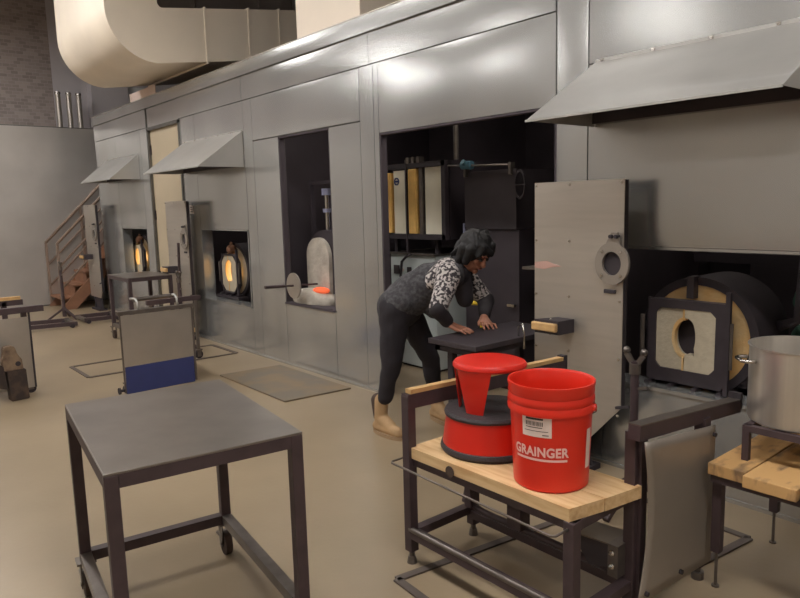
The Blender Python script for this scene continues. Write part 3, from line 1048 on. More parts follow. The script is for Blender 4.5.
# scorched bench with pot
def pot_bench():
    t = thing('lumber_bench', 'low bench of scorched lumber planks under the steel pot', 'bench', (-.8, 2.7, 0))
    xs = [(-1.138, -1.003, 2.432), (-.998, -.820, 2.40), (-.814, -.63, 2.425), (-.624, -.46, 2.41)]
    for x0, x1, y0 in xs:
        obj('plank', box(new(), x0, x1, y0, 3.03, .467, .511, bev=.003), M['burnt'], t)
    fr = new()
    for y in (2.46, 3.0):
        bar(fr, (-1.13, y, .452), (-.46, y, .452), .035, .03)
    for x in (-1.11, -.48):
        bar(fr, (x, 2.45, .452), (x, 3.01, .452), .035, .03)
    obj('frame', fr, M['dark_steel'], t)
    for x, y in ((-1.118, 2.49), (-1.108, 3.0), (-.49, 2.49), (-.49, 3.0)):
        lg = obj('leg', bar(new(), (x, y, .145), (x, y, .44), .034), M['dark_steel'], t)
        r = new()
        cyl(r, (x, y, .006), (x, y, .16), .006, n=10)
        cyl(r, (x, y, 0), (x, y, .007), .014, n=12)
        obj('foot_rod', r, M['mid_steel'], lg)
pot_bench()
def pot_stand():
    t = thing('pot_stand', 'low dark angle iron stand holding the steel pot', 'stand', (-.93, 2.75, .511))
    z0, z1 = .511, .648
    x0, x1, y0, y1 = -1.055, -.76, 2.56, 2.93
    fr = new()
    for y in (y0, y1):
        bar(fr, (x0 - .012, y, z1 - .012), (x1 + .012, y, z1 - .012), .026, .024)
    for x in (x0, x1):
        bar(fr, (x, y0, z1 - .012), (x, y1, z1 - .012), .026, .024)
    obj('top_frame', fr, M['dark_steel'], t)
    for x in (x0, x1):
        for y in (y0, y1):
            obj('leg', bar(new(), (x, y, z0), (x, y, z1 - .024), .024), M['dark_steel'], t)
pot_stand()
def stock_pot(c):
    z = .649
    t = thing('stock_pot', 'large brushed steel pot on the angle iron stand', 'pot', (*c, z))
    R = .178
    H = .292
    prof = [(0, z + .003), (R - .012, z), (R - .003, z + .006), (R, z + .018), (R, z + H - .008), (R + .006, z + H - .004), (R + .006, z + H), (R - .002, z + H), (R - .004, z + H - .01), (R - .004, z + .02), (R - .02, z + .008), (0, z + .007)]
    obj('pot_body', lathe(new(), prof, c, n=72), M['pot'], t, smooth=35)
    for s in (0, 1):
        a = math.atan2(-.66, -.75) + PI * s
        o = Vector((math.cos(a), math.sin(a), 0))
        p = Vector((-math.sin(a), math.cos(a), 0))
        b0 = Vector((*c, z + H - .055)) + o * R
        pts = [b0 - p * .045, b0 - p * .045 + o * .03, b0 - p * .03 + o * .044, b0 + p * .03 + o * .044, b0 + p * .045 + o * .03, b0 + p * .045]
        obj('handle', tube(new(), pts, .007, 10), M['chrome'], t, smooth=True)
stock_pot((-.94, 2.735))

# ------------------------------------------------------------------ yoke stands
def yoke_stand(x, y, h, label, rod=False):
    t = thing('yoke_stand', label, 'stand', (x, y, 0), group='ball topped pipe rests in front of the furnaces')
    obj('pole', cyl(new(), (x, y, .05), (x, y, h - .06), .020, n=16), M['dark_steel'], t, smooth=40)
    b = new()
    for k in range(3):
        a = .5 + k * 2 * PI / 3
        bar(b, (x, y, .16), (x + .22 * math.cos(a), y + .22 * math.sin(a), .012), .03, .024)
    cyl(b, (x, y, .04), (x, y, .17), .028, n=16)
    obj('base', b, M['dark_steel'], t)
    yk = new()
    for s in (-1, 1):
        bar(yk, (x, y, h - .09), (x + s * .046, y, h - .025), .018, .022)
    cyl(yk, (x, y, h - .12), (x, y, h - .07), .026, n=14)
    obj('yoke', yk, M['mid_steel'], t)
    for s in (-1, 1):
        obj('roller_ball', sphere(new(), (x + s * .045, y, h - .012), .018, seg=14), M['mid_steel'], t, smooth=True)
    obj('clamp_screw', bar(new(), (x + .02, y, h - .19), (x + .075, y - .01, h - .175), .012), M['mid_steel'], t)
    if rod:
        obj('upright_rod', bar(new(), (x + .03, y, h), (x + .055, y, h + .30), .022), M['dark_steel'], t)
    return t
yoke_stand(-1.70, 2.86, .795, 'pipe rest behind the big shield door, close to the unlit furnace')
yoke_stand(-6.98, 2.80, .86, 'pipe rest with an upright rod behind the blue panel', rod=True)
yoke_stand(-10.42, 2.48, .82, 'slim pipe rest standing before the brown staircase')
def base_cart(pts, label):
    t = thing('track_cart', label, 'cart', (*pts[0], 0))
    (xa, ya), (xb, yb) = pts
    for dx in (0, .42):
        obj('beam', bar(new(), (xa - dx, ya, .05), (xb - dx, yb, .05), .05, .05), M['dark_steel'], t)
    for f in (0.05, .95):
        p = Vector((xa, ya, .05)).lerp(Vector((xb, yb, .05)), f)
        obj('cross_bar', bar(new(), p, p + Vector((-.42, 0, 0)), .05, .04), M['mid_steel'], t)
    for f in (.1, .9):
        for dx in (0, .42):
            p = Vector((xa - dx, ya, .028)).lerp(Vector((xb - dx, yb, .028)), f)
            obj('wheel', cyl(new(), p - Vector((.035, 0, 0)), p + Vector((.035, 0, 0)), .028, n=16), M['black'], t)
base_cart([(-9.70, 1.75), (-9.55, 2.42)], 'low dark wheeled frame on the floor before the slim pipe rest')
base_cart([(-9.75, 2.56), (-9.72, 3.05)], 'low dark wheeled frame beside the farthest shield door')

# ------------------------------------------------------------------ other benches seen on the left
def blue_bench():
    t = thing('shielded_bench', 'bench with a grey and dark blue side shield behind the foreground table', 'bench', (-6.1, 2.1, 0))
    x = -5.63
    s = new()
    sheet_y(s, 1.748, 2.345, .235, .66, 0, .005, .006, seed=5)
    bmesh.ops.transform(s, matrix=Matrix.Translation((x, 0, 0)) @ Matrix.Rotation(PI / 2, 4, 'Z'), verts=s.verts[:])
    sp = obj('shield_plate', s, M['shield'], t, smooth=40)
    obj('blue_panel', B(x - .004, x + .004, 1.755, 2.340, .008, .233), M['blue'], t, 'dark blue lower panel')
    obj('side_strip', B(x - .006, x + .006, 1.738, 1.750, .02, .67), M['mid_steel'], t)
    obj('side_strip', B(x - .006, x + .006, 2.345, 2.36, .02, .67), M['mid_steel'], t)
    obj('side_knob', cyl(cyl(new(), (x, 1.70, .045), (x, 1.738, .045), .012, n=10), (x, 1.69, .045), (x, 1.705, .045), .028, n=12), M['black'], t)
    obj('arm_rail', B(x - .05, x + .008, 1.73, 2.37, .665, .695), M['mid_steel'], t)
    obj('arm_rail', B(-6.55, -6.50, 2.28, 2.82, .60, .645), M['dark_steel'], t)
    for y in (1.90, 2.235):
        obj('handle', tube(new(), [(x - .02, y, .69), (x - .02, y, .755), (x - .06, y, .78), (x - .18, y, .77)], .010, 8), M['hood'], t, smooth=True)
    cb = new()
    cyl(cb, (x - .12, 1.90, .768), (x - .12, 2.235, .768), .018, n=12)
    obj('cross_bar', cb, M['mid_steel'], t, smooth=40)
    obj('seat_plank', B(-6.45, -5.74, 2.12, 2.42, .42, .46, bev=.003), M['wood'], t)
    for xx, y in ((x - .03, 1.78), (x - .03, 2.33), (-6.525, 2.32), (-6.525, 2.77)):
        obj('leg', B(xx - .013, xx + .013, y - .013, y + .013, .09, .655 if xx > -6 else .60), M['mid_steel'], t)
    for xx, y in ((-5.68, 1.78), (-5.68, 2.33), (-6.525, 2.32), (-6.525, 2.77)):
        f = new()
        box(f, xx - .03, xx + .03, y - .03, y + .03, .085, .095)
        for sg in (-1, 1):
            box(f, xx + sg * .02 - .002, xx + sg * .02 + .002, y - .02, y + .02, .02, .088)
        fo = obj('caster', f, M['mid_steel'], t)
        obj('wheel', cyl(new(), (xx - .014, y, .04), (xx + .014, y, .04), .04, n=20), M['black'], fo)
blue_bench()
def left_bench():
    t = thing('shielded_bench', 'bench at the left edge with a plain grey shield and a wood topped arm', 'bench', (-6.7, .9, 0))
    x = -6.30
    s = new()
    sheet_y(s, .55, 1.218, .05, .652, 0, .005, .006, seed=2)
    bmesh.ops.transform(s, matrix=Matrix.Translation((x, 0, 0)) @ Matrix.Rotation(PI / 2, 4, 'Z'), verts=s.verts[:])
    obj('shield_plate', s, M['shield'], t, smooth=40)
    obj('arm_rail', B(x - .03, x + .02, .42, 1.336, .688, .738), M['dark_steel'], t)
    obj('arm_rail', B(-7.12, -7.07, .42, 1.336, .665, .715), M['dark_steel'], t)
    obj('arm_strip', B(-7.115, -7.075, .45, 1.32, .715, .745), M['handle_wood'], t, 'strip of pale wood on the far arm')
    obj('seat_plank', B(-7.09, x - .03, .55, 1.0, .45, .49, bev=.003), M['wood'], t)
    for xx, y in ((x - .03, 1.19), (x - .03, .58), (-7.09, 1.18), (-7.09, .58)):
        obj('leg', B(xx - .02, xx + .02, y - .02, y + .02, .09, .70), M['dark_steel'], t)
        f = new()
        for sg in (-1, 1):
            box(f, xx + sg * .02 - .002, xx + sg * .02 + .002, y - .02, y + .02, .03, .095)
        box(f, xx - .024, xx + .024, y - .024, y + .024, .085, .095)
        fo = obj('caster', f, M['mid_steel'], t)
        obj('wheel', cyl(new(), (xx - .014, y, .04), (xx + .014, y, .04), .04, n=20), M['black'], fo)
    obj('shield_edge', B(x - .008, x + .008, 1.216, 1.23, .05, .69), M['black'], t)
left_bench()
# charred wooden tool by the left bench
tw = thing('wooden_block', 'charred wooden block with a narrow neck standing by the left bench', 'wooden block', (-6.17, 1.045, 0), .1)
sil = [(-.045, 0), (.090, 0), (.084, .25), (-.056, .25)]
b_ = prism(new(), sil, 'x', -.045, .045)
bmesh.ops.bevel(b_, geom=b_.edges[:], offset=.006, segments=2, affect='EDGES')
obj('block_body', b_, M['char'], tw, local=True)
up_ = [(-.072, .25), (.070, .25), (.062, .335), (.030, .375), (.020, .435), (.004, .45), (-.050, .45), (-.062, .435), (-.060, .375), (-.082, .335)]
b_ = prism(new(), up_, 'x', -.035, .035)
bmesh.ops.bevel(b_, geom=b_.edges[:], offset=.005, segments=2, affect='EDGES')
obj('upper_neck', b_, M['brownwood'], tw, local=True)
obj('side_grip', prism(new(), [(-.115, .12), (-.06, .10), (-.075, .29), (-.11, .32)], 'x', -.03, .03), M['char'], tw, local=True)
obj('round_hole', cyl(new(), (.034, .03, .30), (.040, .03, .30), .02, n=14), M['black'], tw, local=True)

# ------------------------------------------------------------------ brown staircase
def stairs():
    t = thing('staircase', 'brown steel staircase with railings at the far left corner', 'staircase', (-11.6, 2.6, 0))
    x0, x1 = -12.12, -11.42
    y0, rise, n = 2.70, .19, 11
    for x in (x0, x1):
        b = new()
        prism(b, [(y0 - .02, 0), (y0 + .2, 0), (y0 + .2 + n * rise, n * rise), (y0 + n * rise, n * rise + .02), (y0 - .02, .03)], 'x', x - .02, x + .02)
        obj('stringer', b, M['rust'], t)
    for k in range(n):
        obj('tread', B(x0 + .02, x1 - .02, y0 + k * rise, y0 + k * rise + .23, (k + 1) * rise - .03, (k + 1) * rise), M['rust'], t)
        obj('riser', B(x0 + .02, x1 - .02, y0 + k * rise + .2, y0 + k * rise + .212, k * rise + .19, (k + 1) * rise + .15), M['rust'], t)
    for x in (x0, x1):
        for h in (1.03, .66, .32):
            r = new()
            L = n * rise
            tube(r, [(x, y0, h), (x, y0 + L, h + L)], .022 if h > 1 else .016, 10)
            obj('handrail' if h > 1 else 'mid_rail', r, M['rail'], t, smooth=True)
        for k in (0, 3, 6, 9):
            y = y0 + .005 + k * rise
            obj('post', bar(new(), (x, y, k * rise * 1.0), (x, y, k * rise + 1.03), .036), M['rail'], t)
stairs()

# ------------------------------------------------------------------ above the booth
def duct():
    t = thing('air_duct', 'large cream elbow duct turning down above the booth roof', 'duct', (-8.0, 3.4, 2.95))
    x0, x1 = -9.05, -7.28
    zb, zt = 3.03, 3.60
    yl, yr = 2.36, 2.90           # outer and inner face of the vertical run
    R = .50
    outer, inner = [], []
    outer.append((yl, ZC)); inner.append((yr, ZC))
    outer.append((yl, zb + R)); inner.append((yr, zt + .05))
    n = 12
    for i in range(1, n + 1):
        a = PI / 2 * i / n
        outer.append((yl + R - R * math.cos(a), zb + R - R * math.sin(a)))
        inner.append((yr + .05 * (1 - math.cos(a)), zt + .05 - .05 * math.sin(a)))
    outer.append((6.6, zb + .50)); inner.append((6.6, zt + .50))
    b = new()
    sl = .07
    rows = []
    for (o, i) in zip(outer, inner):
        rows.append([b.verts.new((x1, *o)), b.verts.new((x1, *i)), b.verts.new((x0, *i)), b.verts.new((x0, *o))])
    for p, q in zip(rows, rows[1:]):
        for k in range(4):
            b.faces.new((p[k], p[(k + 1) % 4], q[(k + 1) % 4], q[k]))
    b.faces.new(rows[0]); b.faces.new(rows[-1])
    obj('duct_body', b, M['duct'], t, smooth=30)
    for y in (3.42, 3.95, 4.35, 5.2):
        f = new()
        dz = .135 * (y - 2.95)
        box(f, x0 - .012, x1 + .012, y - .01, y + .01, zb - .012 + dz, zt + .015 + dz)
        obj('flange', f, M['duct'], t)
    hg = new()
    for y in (4.1, 5.6):
        box(hg, x1 - .04, x1 - .02, y, y + .02, zt + .1, ZC)
        box(hg, x0 + .02, x0 + .04, y, y + .02, zt + .1, ZC)
    obj('hanger_rod', hg, M['mid_steel'], t)
duct()
tag(obj('plenum_box', box(new(), -5.19, -4.29, W + .0, W + .9, 2.909, 4.3, bev=.006), M['box']), 'cream box standing on the booth roof right of the elbow duct', 'duct box')
tp_ = thing('flue_pipes', 'three slim bright pipes rising behind the metal partition', 'pipes', (-12.75, 3.4, 0))
for y in (3.25, 3.42, 3.58):
    obj('pipe', cyl(new(), (-12.75, y, 0), (-12.75, y, 3.51), .042, n=16), M['brushed'], tp_, smooth=40)
    obj('pipe_cap', cyl(new(), (-12.75, y, 3.49), (-12.75, y, 3.525), .048, n=16), M['chrome'], tp_)
tag(obj('folded_sheet', bar(bar(new(), (-9.3, W - .0, 2.966), (-8.45, W - .0, 2.966), .01, .11), (-9.3, W - .0, 2.911), (-9.3, W - .0, 3.02), .02, .06), M['white']), 'small white sheet standing on the wall top under the elbow duct', 'white sheet')
nt_ = obj('notice', B(-7.66, -7.56, W - .006, W - .001, 1.45, 1.55), M['white'])
tag(nt_, 'small white notice stuck on the booth wall beside the pale door', 'notice')
for k in range(3):
    obj('print_line', B(-7.64, -7.58, W - .008, W - .006, 1.475 + .022 * k, 1.483 + .022 * k), M['ink'], nt_)

# ------------------------------------------------------------------ inside the tall middle opening
def pot_furnace():
    t = thing('arched_furnace', 'pale arched furnace with a flue inside the tall narrow opening', 'furnace', (-5.36, 3.75, 0))
    cx = -5.36
    arch = [(cx - .185, .70), (cx + .185, .70), (cx + .185, 1.04)] + [(cx + .185 * math.cos(a), 1.04 + .17 * math.sin(a)) for a in [PI * k / 16 for k in range(1, 16)]] + [(cx - .185, 1.04)]
    obj('arched_door', prism(new(), arch, 'y', 3.49, 3.53), M['ash'], t)
    big = [(cx - .23, .66), (cx + .34, .66), (cx + .34, 1.02)] + [(cx + .055 + .285 * math.cos(a), 1.04 + .24 * math.sin(a)) for a in [PI * k / 16 for k in range(1, 16)]] + [(cx - .23, 1.02)]
    obj('body', prism(new(), big, 'y', 3.535, 4.3), M['dark_box'], t)
    obj('flue', cyl(new(), (cx + .03, 3.60, 1.2), (cx + .03, 3.60, 1.66), .022, n=14), M['chrome'], t, smooth=40)
    obj('flue_collar', cyl(cyl(new(), (cx + .03, 3.60, 1.60), (cx + .03, 3.60, 1.66), .045, n=14), (cx + .03, 3.60, 1.44), (cx + .03, 3.60, 1.475), .04, n=14), M['bluegrey'], t)
    cb = new()
    cyl(cb, (cx + .02, 4.0, 1.15), (cx + .02, 4.0, 1.68), .27, n=36)
    obj('cooling_drum', cb, M['bluegrey'], t, smooth=40)
    fr = new()
    for x in (cx - .25, cx + .33):
        bar(fr, (x, 3.62, 0), (x, 3.62, 1.75), .035)
    bar(fr, (cx - .25, 3.62, 1.72), (cx + .33, 3.62, 1.72), .03)
    obj('support_frame', fr, M['dark_box'], t)
    pd = new()
    box(pd, cx - .30, cx + .36, 3.5, 4.3, 0, .66)
    obj('pedestal', pd, M['black'], t)
    sh = new()
    sphere(sh, (cx, 3.44, .63), 1, .32, .15, .115, seg=24)
    hb = fuse(sh, .02, 2)
    for v in hb.verts:
        v.co += v.normal * .012 * noise.noise(v.co * 9)
    obj('sill_mound', hb, M['ash'], t, smooth=True)
    e = new()
    sphere(e, (cx + .15, 3.42, .735), 1, .11, .06, .03, seg=16)
    obj('ember_mouth', e, M['ember'], t, smooth=True)
pot_furnace()
tr_ = thing('blowpipe', 'long pipe with a round heat disc poking out of the tall narrow opening', 'blowpipe', (-5.40, 3.2, .78))
obj('pipe', cyl(cyl(new(), (-5.35, 2.92, .80), (-5.35, 3.47, .78), .009, n=10), (-5.35, 2.92, .80), (-5.35, 3.12, .793), .015, n=12), M['dark_steel'], tr_, smooth=40)
obj('heat_disc', cyl(new(), (-5.35, 3.21, .787), (-5.35, 3.222, .787), .118, n=40), M['shield'], tr_, smooth=40)

# ------------------------------------------------------------------ inside the big opening
def kiln():
    t = thing('annealing_kiln', 'kiln with two white panels and yellow fibre pads inside the big opening', 'kiln', (-4.5, 4.3, 1.19))
    x0, x1, z0, z1, y = -4.92, -4.14, 1.19, 1.85, 4.0
    fr = new()
    for x in (x0 + .02, x1 - .02):
        bar(fr, (x, y, z0), (x, y, z1), .045)
    for z in (z0 + .02, z1 - .02):
        bar(fr, (x0, y, z), (x1, y, z), .045)
    bar(fr, (-4.63, y - .02, z0 - .12), (-4.63, y - .02, z1 + .03), .018)
    obj('front_frame', fr, M['black_plate'], t)
    obj('chamber', B(x0, x1, y + .04, y + .75, z0, z1), M['dark_box'], t)
    p1 = obj('white_panel', B(-4.81, -4.655, y - .015, y + .03, z0 + .045, z1 - .055), M['panelwhite'], t)
    obj('white_panel', B(-4.40, -4.185, y - .005, y + .03, z0 + .045, z1 - .045), M['panelwhite'], t)
    obj('fibre_pad', B(-4.89, -4.835, y - .03, y + .03, z0 + .05, z1 - .07, bev=.006), M['pad'], t)
    obj('fibre_pad', B(-4.60, -4.50, y - .03, y + .03, z0 + .045, z1 - .05, bev=.01), M['pad'], t)
    obj('grey_post', B(-4.475, -4.43, y - .01, y + .03, z0 + .045, z1 - .05), M['mid_steel'], t)
    e = annulus_y(new(), -4.765, z1 - .15, .034, .024, y - .022, y - .015, n=24)
    prism(e, [(-4.79, z1 - .158), (-4.74, z1 - .158), (-4.74, z1 - .142), (-4.79, z1 - .142)], 'y', y - .021, y - .015)
    obj('round_emblem', e, M['blue'], p1)
    for k in range(3):
        obj('top_clip', B(-4.62 + .07 * k, -4.585 + .07 * k, y - .03, y + .03, z1, z1 + .05), M['mid_steel'], t)
    for x in (x0 + .03, x1 - .2):
        for yy in (y + .08, y + .6):
            obj('foot', bar(new(), (x, yy, 1.061), (x, yy, z0 + .05), .04), M['black'], t)
kiln()
cbx = thing('control_cabinet', 'pale grey control cabinet with small switches below the kiln', 'control cabinet', (-4.6, 4.2, 0))
obj('cabinet_body', B(-4.94, -4.32, 4.03, 4.7, .02, 1.045, bev=.006), M['greybox'], cbx)
obj('cabinet_top', B(-4.95, -4.31, 4.0, 4.71, 1.045, 1.06), M['mid_steel'], cbx)
obj('plinth', B(-4.92, -4.34, 4.06, 4.68, 0, .02), M['black'], cbx)
obj('display', B(-4.88, -4.81, 4.015, 4.03, .86, .94), M['ink'], cbx)
obj('indicator', cyl(new(), (-4.765, 4.012, .90), (-4.765, 4.03, .90), .016, n=12), M['white'], cbx)
obj('switch', B(-4.685, -4.645, 4.01, 4.03, .855, .93), M['ink'], cbx)
obj('cable', tube(new(), [(-4.60, 3.985, 1.05), (-4.66, 3.985, 1.03), (-4.72, 3.98, .98), (-4.74, 3.98, .85), (-4.72, 3.98, .70), (-4.7, 4.0, .55)], .012, 8), M['black'], cbx, smooth=True)
def dark_kiln():
    t = thing('dark_kiln', 'tall near black kiln behind the bending person', 'kiln', (-3.66, 4.4, 0))
    obj('cabinet', B(-3.95, -3.38, 4.02, 4.8, .05, 1.28), M['dark_box'], t)
    obj('upper_box', B(-3.93, -3.39, 4.0, 4.78, 1.285, 1.74), M['black'], t)
    obj('plinth', B(-3.92, -3.42, 4.06, 4.76, 0, .05), M['black'], t)
    obj('bright_edge', B(-3.955, -3.94, 4.0, 4.02, .9, 1.33), M['bluegrey'], t)
    obj('top_pipe', tube(new(), [(-4.1, 3.98, 1.80), (-3.42, 3.98, 1.77)], .008, 8), M['mid_steel'], t, smooth=True)
    for x in (-3.9, -3.43):
        obj('pipe_bracket', B(x - .012, x + .012, 3.97, 4.02, 1.70, 1.79), M['mid_steel'], t)
    v = new()
    cyl(v, (-3.93, 3.98, 1.795), (-3.83, 3.98, 1.79), .034, n=14)
    cyl(v, (-3.88, 3.98, 1.79), (-3.88, 3.93, 1.82), .02, n=10)
    obj('valve', v, M['tealv'], t, 'teal valve on the top pipe')
    obj('side_wheel', annulus_y(new(), -3.345, 1.62, .05, .042, 3.985, 4.0, n=32, zs=2.2), M['black'], t)
    obj('wheel_arm', bar(new(), (-3.41, 3.99, 1.62), (-3.29, 3.99, 1.62), .008), M['black'], t)
    obj('conduit', cyl(new(), (-4.02, 4.0, 1.85), (-4.02, 4.0, 2.835), .022, n=12), M['mid_steel'], t)
    obj('door_handle', bar(new(), (-3.47, 3.99, .70), (-3.40, 3.99, .70), .02), M['chrome'], t)
dark_kiln()
yp = thing('gas_pipe', 'yellow gas pipe elbow beside the dark kiln', 'gas pipe', (-3.72, 3.85, 0))
obj('pipe', tube(new(), [(-3.80, 3.86, .705), (-3.66, 3.86, .712), (-3.635, 3.86, .70), (-3.62, 3.86, .66), (-3.62, 3.86, .0)], .018, 12), M['yellow'], yp, smooth=True)
obj('fitting', cyl(new(), (-3.86, 3.86, .703), (-3.79, 3.86, .705), .024, n=12), M['mid_steel'], yp)
gs = thing('wall_shelf', 'dim narrow shelf at the right side of the big opening', 'shelf', (-2.95, 4.0, 0))
obj('shelf_board', B(-3.25, -2.6, 3.9, 4.2, 1.0, 1.02), M['mid_steel'], gs)
for x in (-3.2, -2.65):
    obj('shelf_leg', bar(new(), (x, 4.1, 0), (x, 4.1, 1.0), .04), M['black'], gs)

# black steel table under the person's hands
def marver():
    t = thing('marver_table', 'black steel work table under the hands of the bending person', 'table', (-2.74, 2.9, 0))
    x0, x1, y0, y1, zt = -2.90, -2.515, 2.63, 3.38, .72
    obj('steel_slab', box(new(), x0, x1, y0, y1, zt - .03, zt, bev=.003), M['black_plate'], t)
    fr = new()
    for y in (y0 + .05, y1 - .05):
        bar(fr, (x0 + .03, y, zt - .05), (x1 - .03, y, zt - .05), .04)
    for x in (x0 + .05, x1 - .05):
        bar(fr, (x, y0 + .03, zt - .05), (x, y1 - .03, zt - .05), .04)
    obj('frame', fr, M['black'], t)
    for x in (x0 + .10, x1 - .05):
        for y in (y0 + .10, y1 - .05):
            obj('leg', bar(new(), (x, y, 0), (x, y, zt - .07), .04), M['black'], t)
    obj('lower_bar', bar(new(), (x0 + .10, y0 + .10, .36), (x0 + .10, y1 - .05, .36), .03), M['dark_steel'], t)
    obj('hook', tube(new(), [(x1 - .03, 3.02, zt), (x1 - .03, 3.02, zt + .06), (x1 + .0, 3.02, zt + .075), (x1 + .012, 3.02, zt + .02), (x1 + .012, 3.02, zt - .07)], .006, 8), M['chrome'], t, smooth=True)
marver()

# inside the right hand recess
gb = new()
for k in range(9):
    a = k * .7
    sphere(gb, (-1.30 + .06 * math.cos(a * 1.7), 3.95 + .05 * math.sin(a), 1.02 - .035 * k), .085 - .004 * k, 1, 1, .8, seg=12)
gbm = fuse(gb, .015, 2)
for v in gbm.verts:
    v.co += v.normal * .02 * noise.noise(v.co * 11)
gt = tag(obj('cloth_bundle', gbm, M['green'], smooth=True), 'dark green cloth bundle hanging behind the steel pot', 'cloth')
gt2 = B(-1.32, -1.28, 3.94, 3.96, .98, 2.835)
obj('hanging_strap', gt2, M['black'], gt)
rb = thing('burner_rack', 'dark steel rack behind the unlit furnace', 'rack', (-1.2, 4.4, 0))
for x in (-2.05, -1.28, -1.12, -.4):
    obj('upright', bar(new(), (x, 4.25, 0), (x, 4.25, 2.3), .06), M['dark_box'], rb)
for z in (1.12, 1.22):
    obj('rail', bar(new(), (-2.1, 4.21, z), (-.35, 4.21, z), .03, .06), M['dark_box'], rb)
obj('back_plate', B(-1.30, -.5, 4.3, 4.32, .9, 1.30), M['rust'], rb)

# ------------------------------------------------------------------ the person
def person():
    t = thing('person', 'person in a leaf print jacket bending over the black table', 'person', (-3.36, 2.86, 0))
    f = Vector((.83, .55, 0)).normalized()
    l = Vector((-f.y, f.x, 0))
    V = lambda *a: Vector(a)
    pel = V(-3.365, 2.83, .86)
    neck = V(-3.035, 3.05, 1.10)
    head = V(-2.945, 3.075, 1.19)
    shm = V(-3.07, 3.02, 1.055)
    shR, shL = shm - l * .165, shm + l * .165
    elR, elL = V(-2.925, 2.74, .875), V(-3.03, 3.27, .86)
    wrR, wrL = V(-2.925, 2.825, .772), V(-2.915, 3.125, .772)
    hipR, hipL = pel - l * .085 + V(0, 0, -.02), pel + l * .085 + V(0, 0, -.02)
    knR, knL = V(-3.335, 2.70, .48), V(-3.355, 3.06, .46)
    anR, anL = V(-3.425, 2.672, .09), V(-3.372, 3.13, .09)
    spine = (neck - pel)
    sd = spine.normalized()
    bk = sd.cross(l).normalized()
    if bk.z < 0:
        bk = -bk                       # dorsal side, upwards
    # body: one continuous surface
    b = new()
    capsule(b, pel, pel + spine * .55, .115, .105)
    capsule(b, pel + spine * .45, shm, .11, .10)
    capsule(b, shR, shL, .062, .062)
    capsule(b, shm + sd * .01, head - V(.01, 0, .05), .052, .050)
    hd = (f * .62 - l * .34 + V(0, 0, -.55)).normalized()        # where the face looks
    hup = (V(0, 0, 1) - hd * hd.z).normalized()
    hl = hup.cross(hd).normalized()
    rot = Matrix((hd, hl, hup)).transposed()
    H = lambda a, c, d: head + hd * a + hl * c + hup * d
    sphere(b, H(-.005, 0, .025), 1, .098, .076, .098, seg=24, rot=rot)
    sphere(b, H(.028, 0, -.035), 1, .064, .058, .078, seg=20, rot=rot)       # jaw
    sphere(b, H(.072, 0, -.088), .022, seg=12)                                # chin
    capsule(b, H(.090, 0, .015), H(.108, 0, -.022), .009, .014, n=10)         # nose
    for s in (-1, 1):
        sphere(b, H(.105, s * .010, -.026), .008, seg=8)
        sphere(b, H(.0, s * .076, -.008), 1, .022, .010, .032, seg=10, rot=rot)   # ears
        sphere(b, H(.062, s * .034, -.012), .024, seg=10)                     # cheeks
    capsule(b, H(.083, -.034, .036), H(.083, .034, .036), .012, .012, n=10)   # brow
    sphere(b, H(.088, 0, -.050), 1, .012, .024, .008, seg=10, rot=rot)        # mouth
    for sh, el, wr in ((shR, elR, wrR), (shL, elL, wrL)):
        capsule(b, sh, el, .046, .036)
        capsule(b, el, wr, .036, .024)
    for hp, kn, an in ((hipR, knR, anR), (hipL, knL, anL)):
        capsule(b, hp, kn, .082, .052)
        capsule(b, kn, an, .040, .020)
        capsule(b, an, an + V(.12, .0, -.045), .022, .020)
    # hands resting on the table, five fingers each
    for wr, s in ((wrR, 1), (wrL, -1)):
        d = V(.93, .30, 0).normalized() if s > 0 else V(.86, -.5, 0).normalized()
        sdv = V(-d.y, d.x, 0) * s          # thumb side
        palm0 = wr
        palm1 = wr + d * .075 + V(0, 0, -.030)
        for k in (-1, 0, 1):
            capsule(b, palm0 + sdv * .014 * k, palm1 + sdv * .024 * k, .015, .0125, n=10)
        for i, (o, L) in enumerate(((.032, .070), (.011, .078), (-.011, .073), (-.032, .058))):
            k0 = palm1 + sdv * o
            k1 = k0 + d * L * .45 + sdv * o * .25 + V(0, 0, .004)
            k2 = k1 + d * L * .32 + V(0, 0, -.010)
            k3 = k2 + d * L * .23 + V(0, 0, -.008)
            capsule(b, k0, k1, .0098, .0088, n=8)
            capsule(b, k1, k2, .0088, .0080, n=8)
            capsule(b, k2, k3, .0080, .0070, n=8)
        t0 = palm0 + d * .018 + sdv * .018
        t1 = t0 + d * .030 + sdv * .030 + V(0, 0, -.018)
        t2 = t1 + d * .034 + sdv * .010 + V(0, 0, -.010)
        capsule(b, t0, t1, .013, .0105, n=8)
        capsule(b, t1, t2, .0105, .0085, n=8)
    body = obj('body', fuse(b, .0045, 3), M['skin'], t, smooth=True)
    for s in (-1, 1):
        obj('eye', sphere(new(), H(.0875, s * .031, .012), .0105, seg=12), M['ink'], body, smooth=True)
        obj('eyebrow', capsule(new(), H(.094, s * .018, .036), H(.086, s * .046, .036), .0045, .003, n=8), M['hair'], body, smooth=True)
    obj('lips', sphere(new(), H(.099, 0, -.052), 1, .006, .020, .006, seg=12, rot=rot), M['lips'], body, smooth=True)
    # hair: chin length black bob falling forward
    h = new()
    sphere(h, H(-.018, 0, .038), 1, .112, .098, .104, seg=24, rot=rot)
    sphere(h, H(-.055, 0, -.015), 1, .075, .095, .085, seg=20, rot=rot)
    for s in (-1, 1):
        capsule(h, H(.015, s * .078, .045), H(.030, s * .082, -.045), .034, .022)
        capsule(h, H(-.03, s * .080, .02), H(-.015, s * .088, -.075), .036, .024)
        capsule(h, H(.055, s * .045, .088), H(.075, s * .066, .040), .030, .018)
    capsule(h, H(.055, -.03, .085), H(.085, .02, .062), .030, .024)
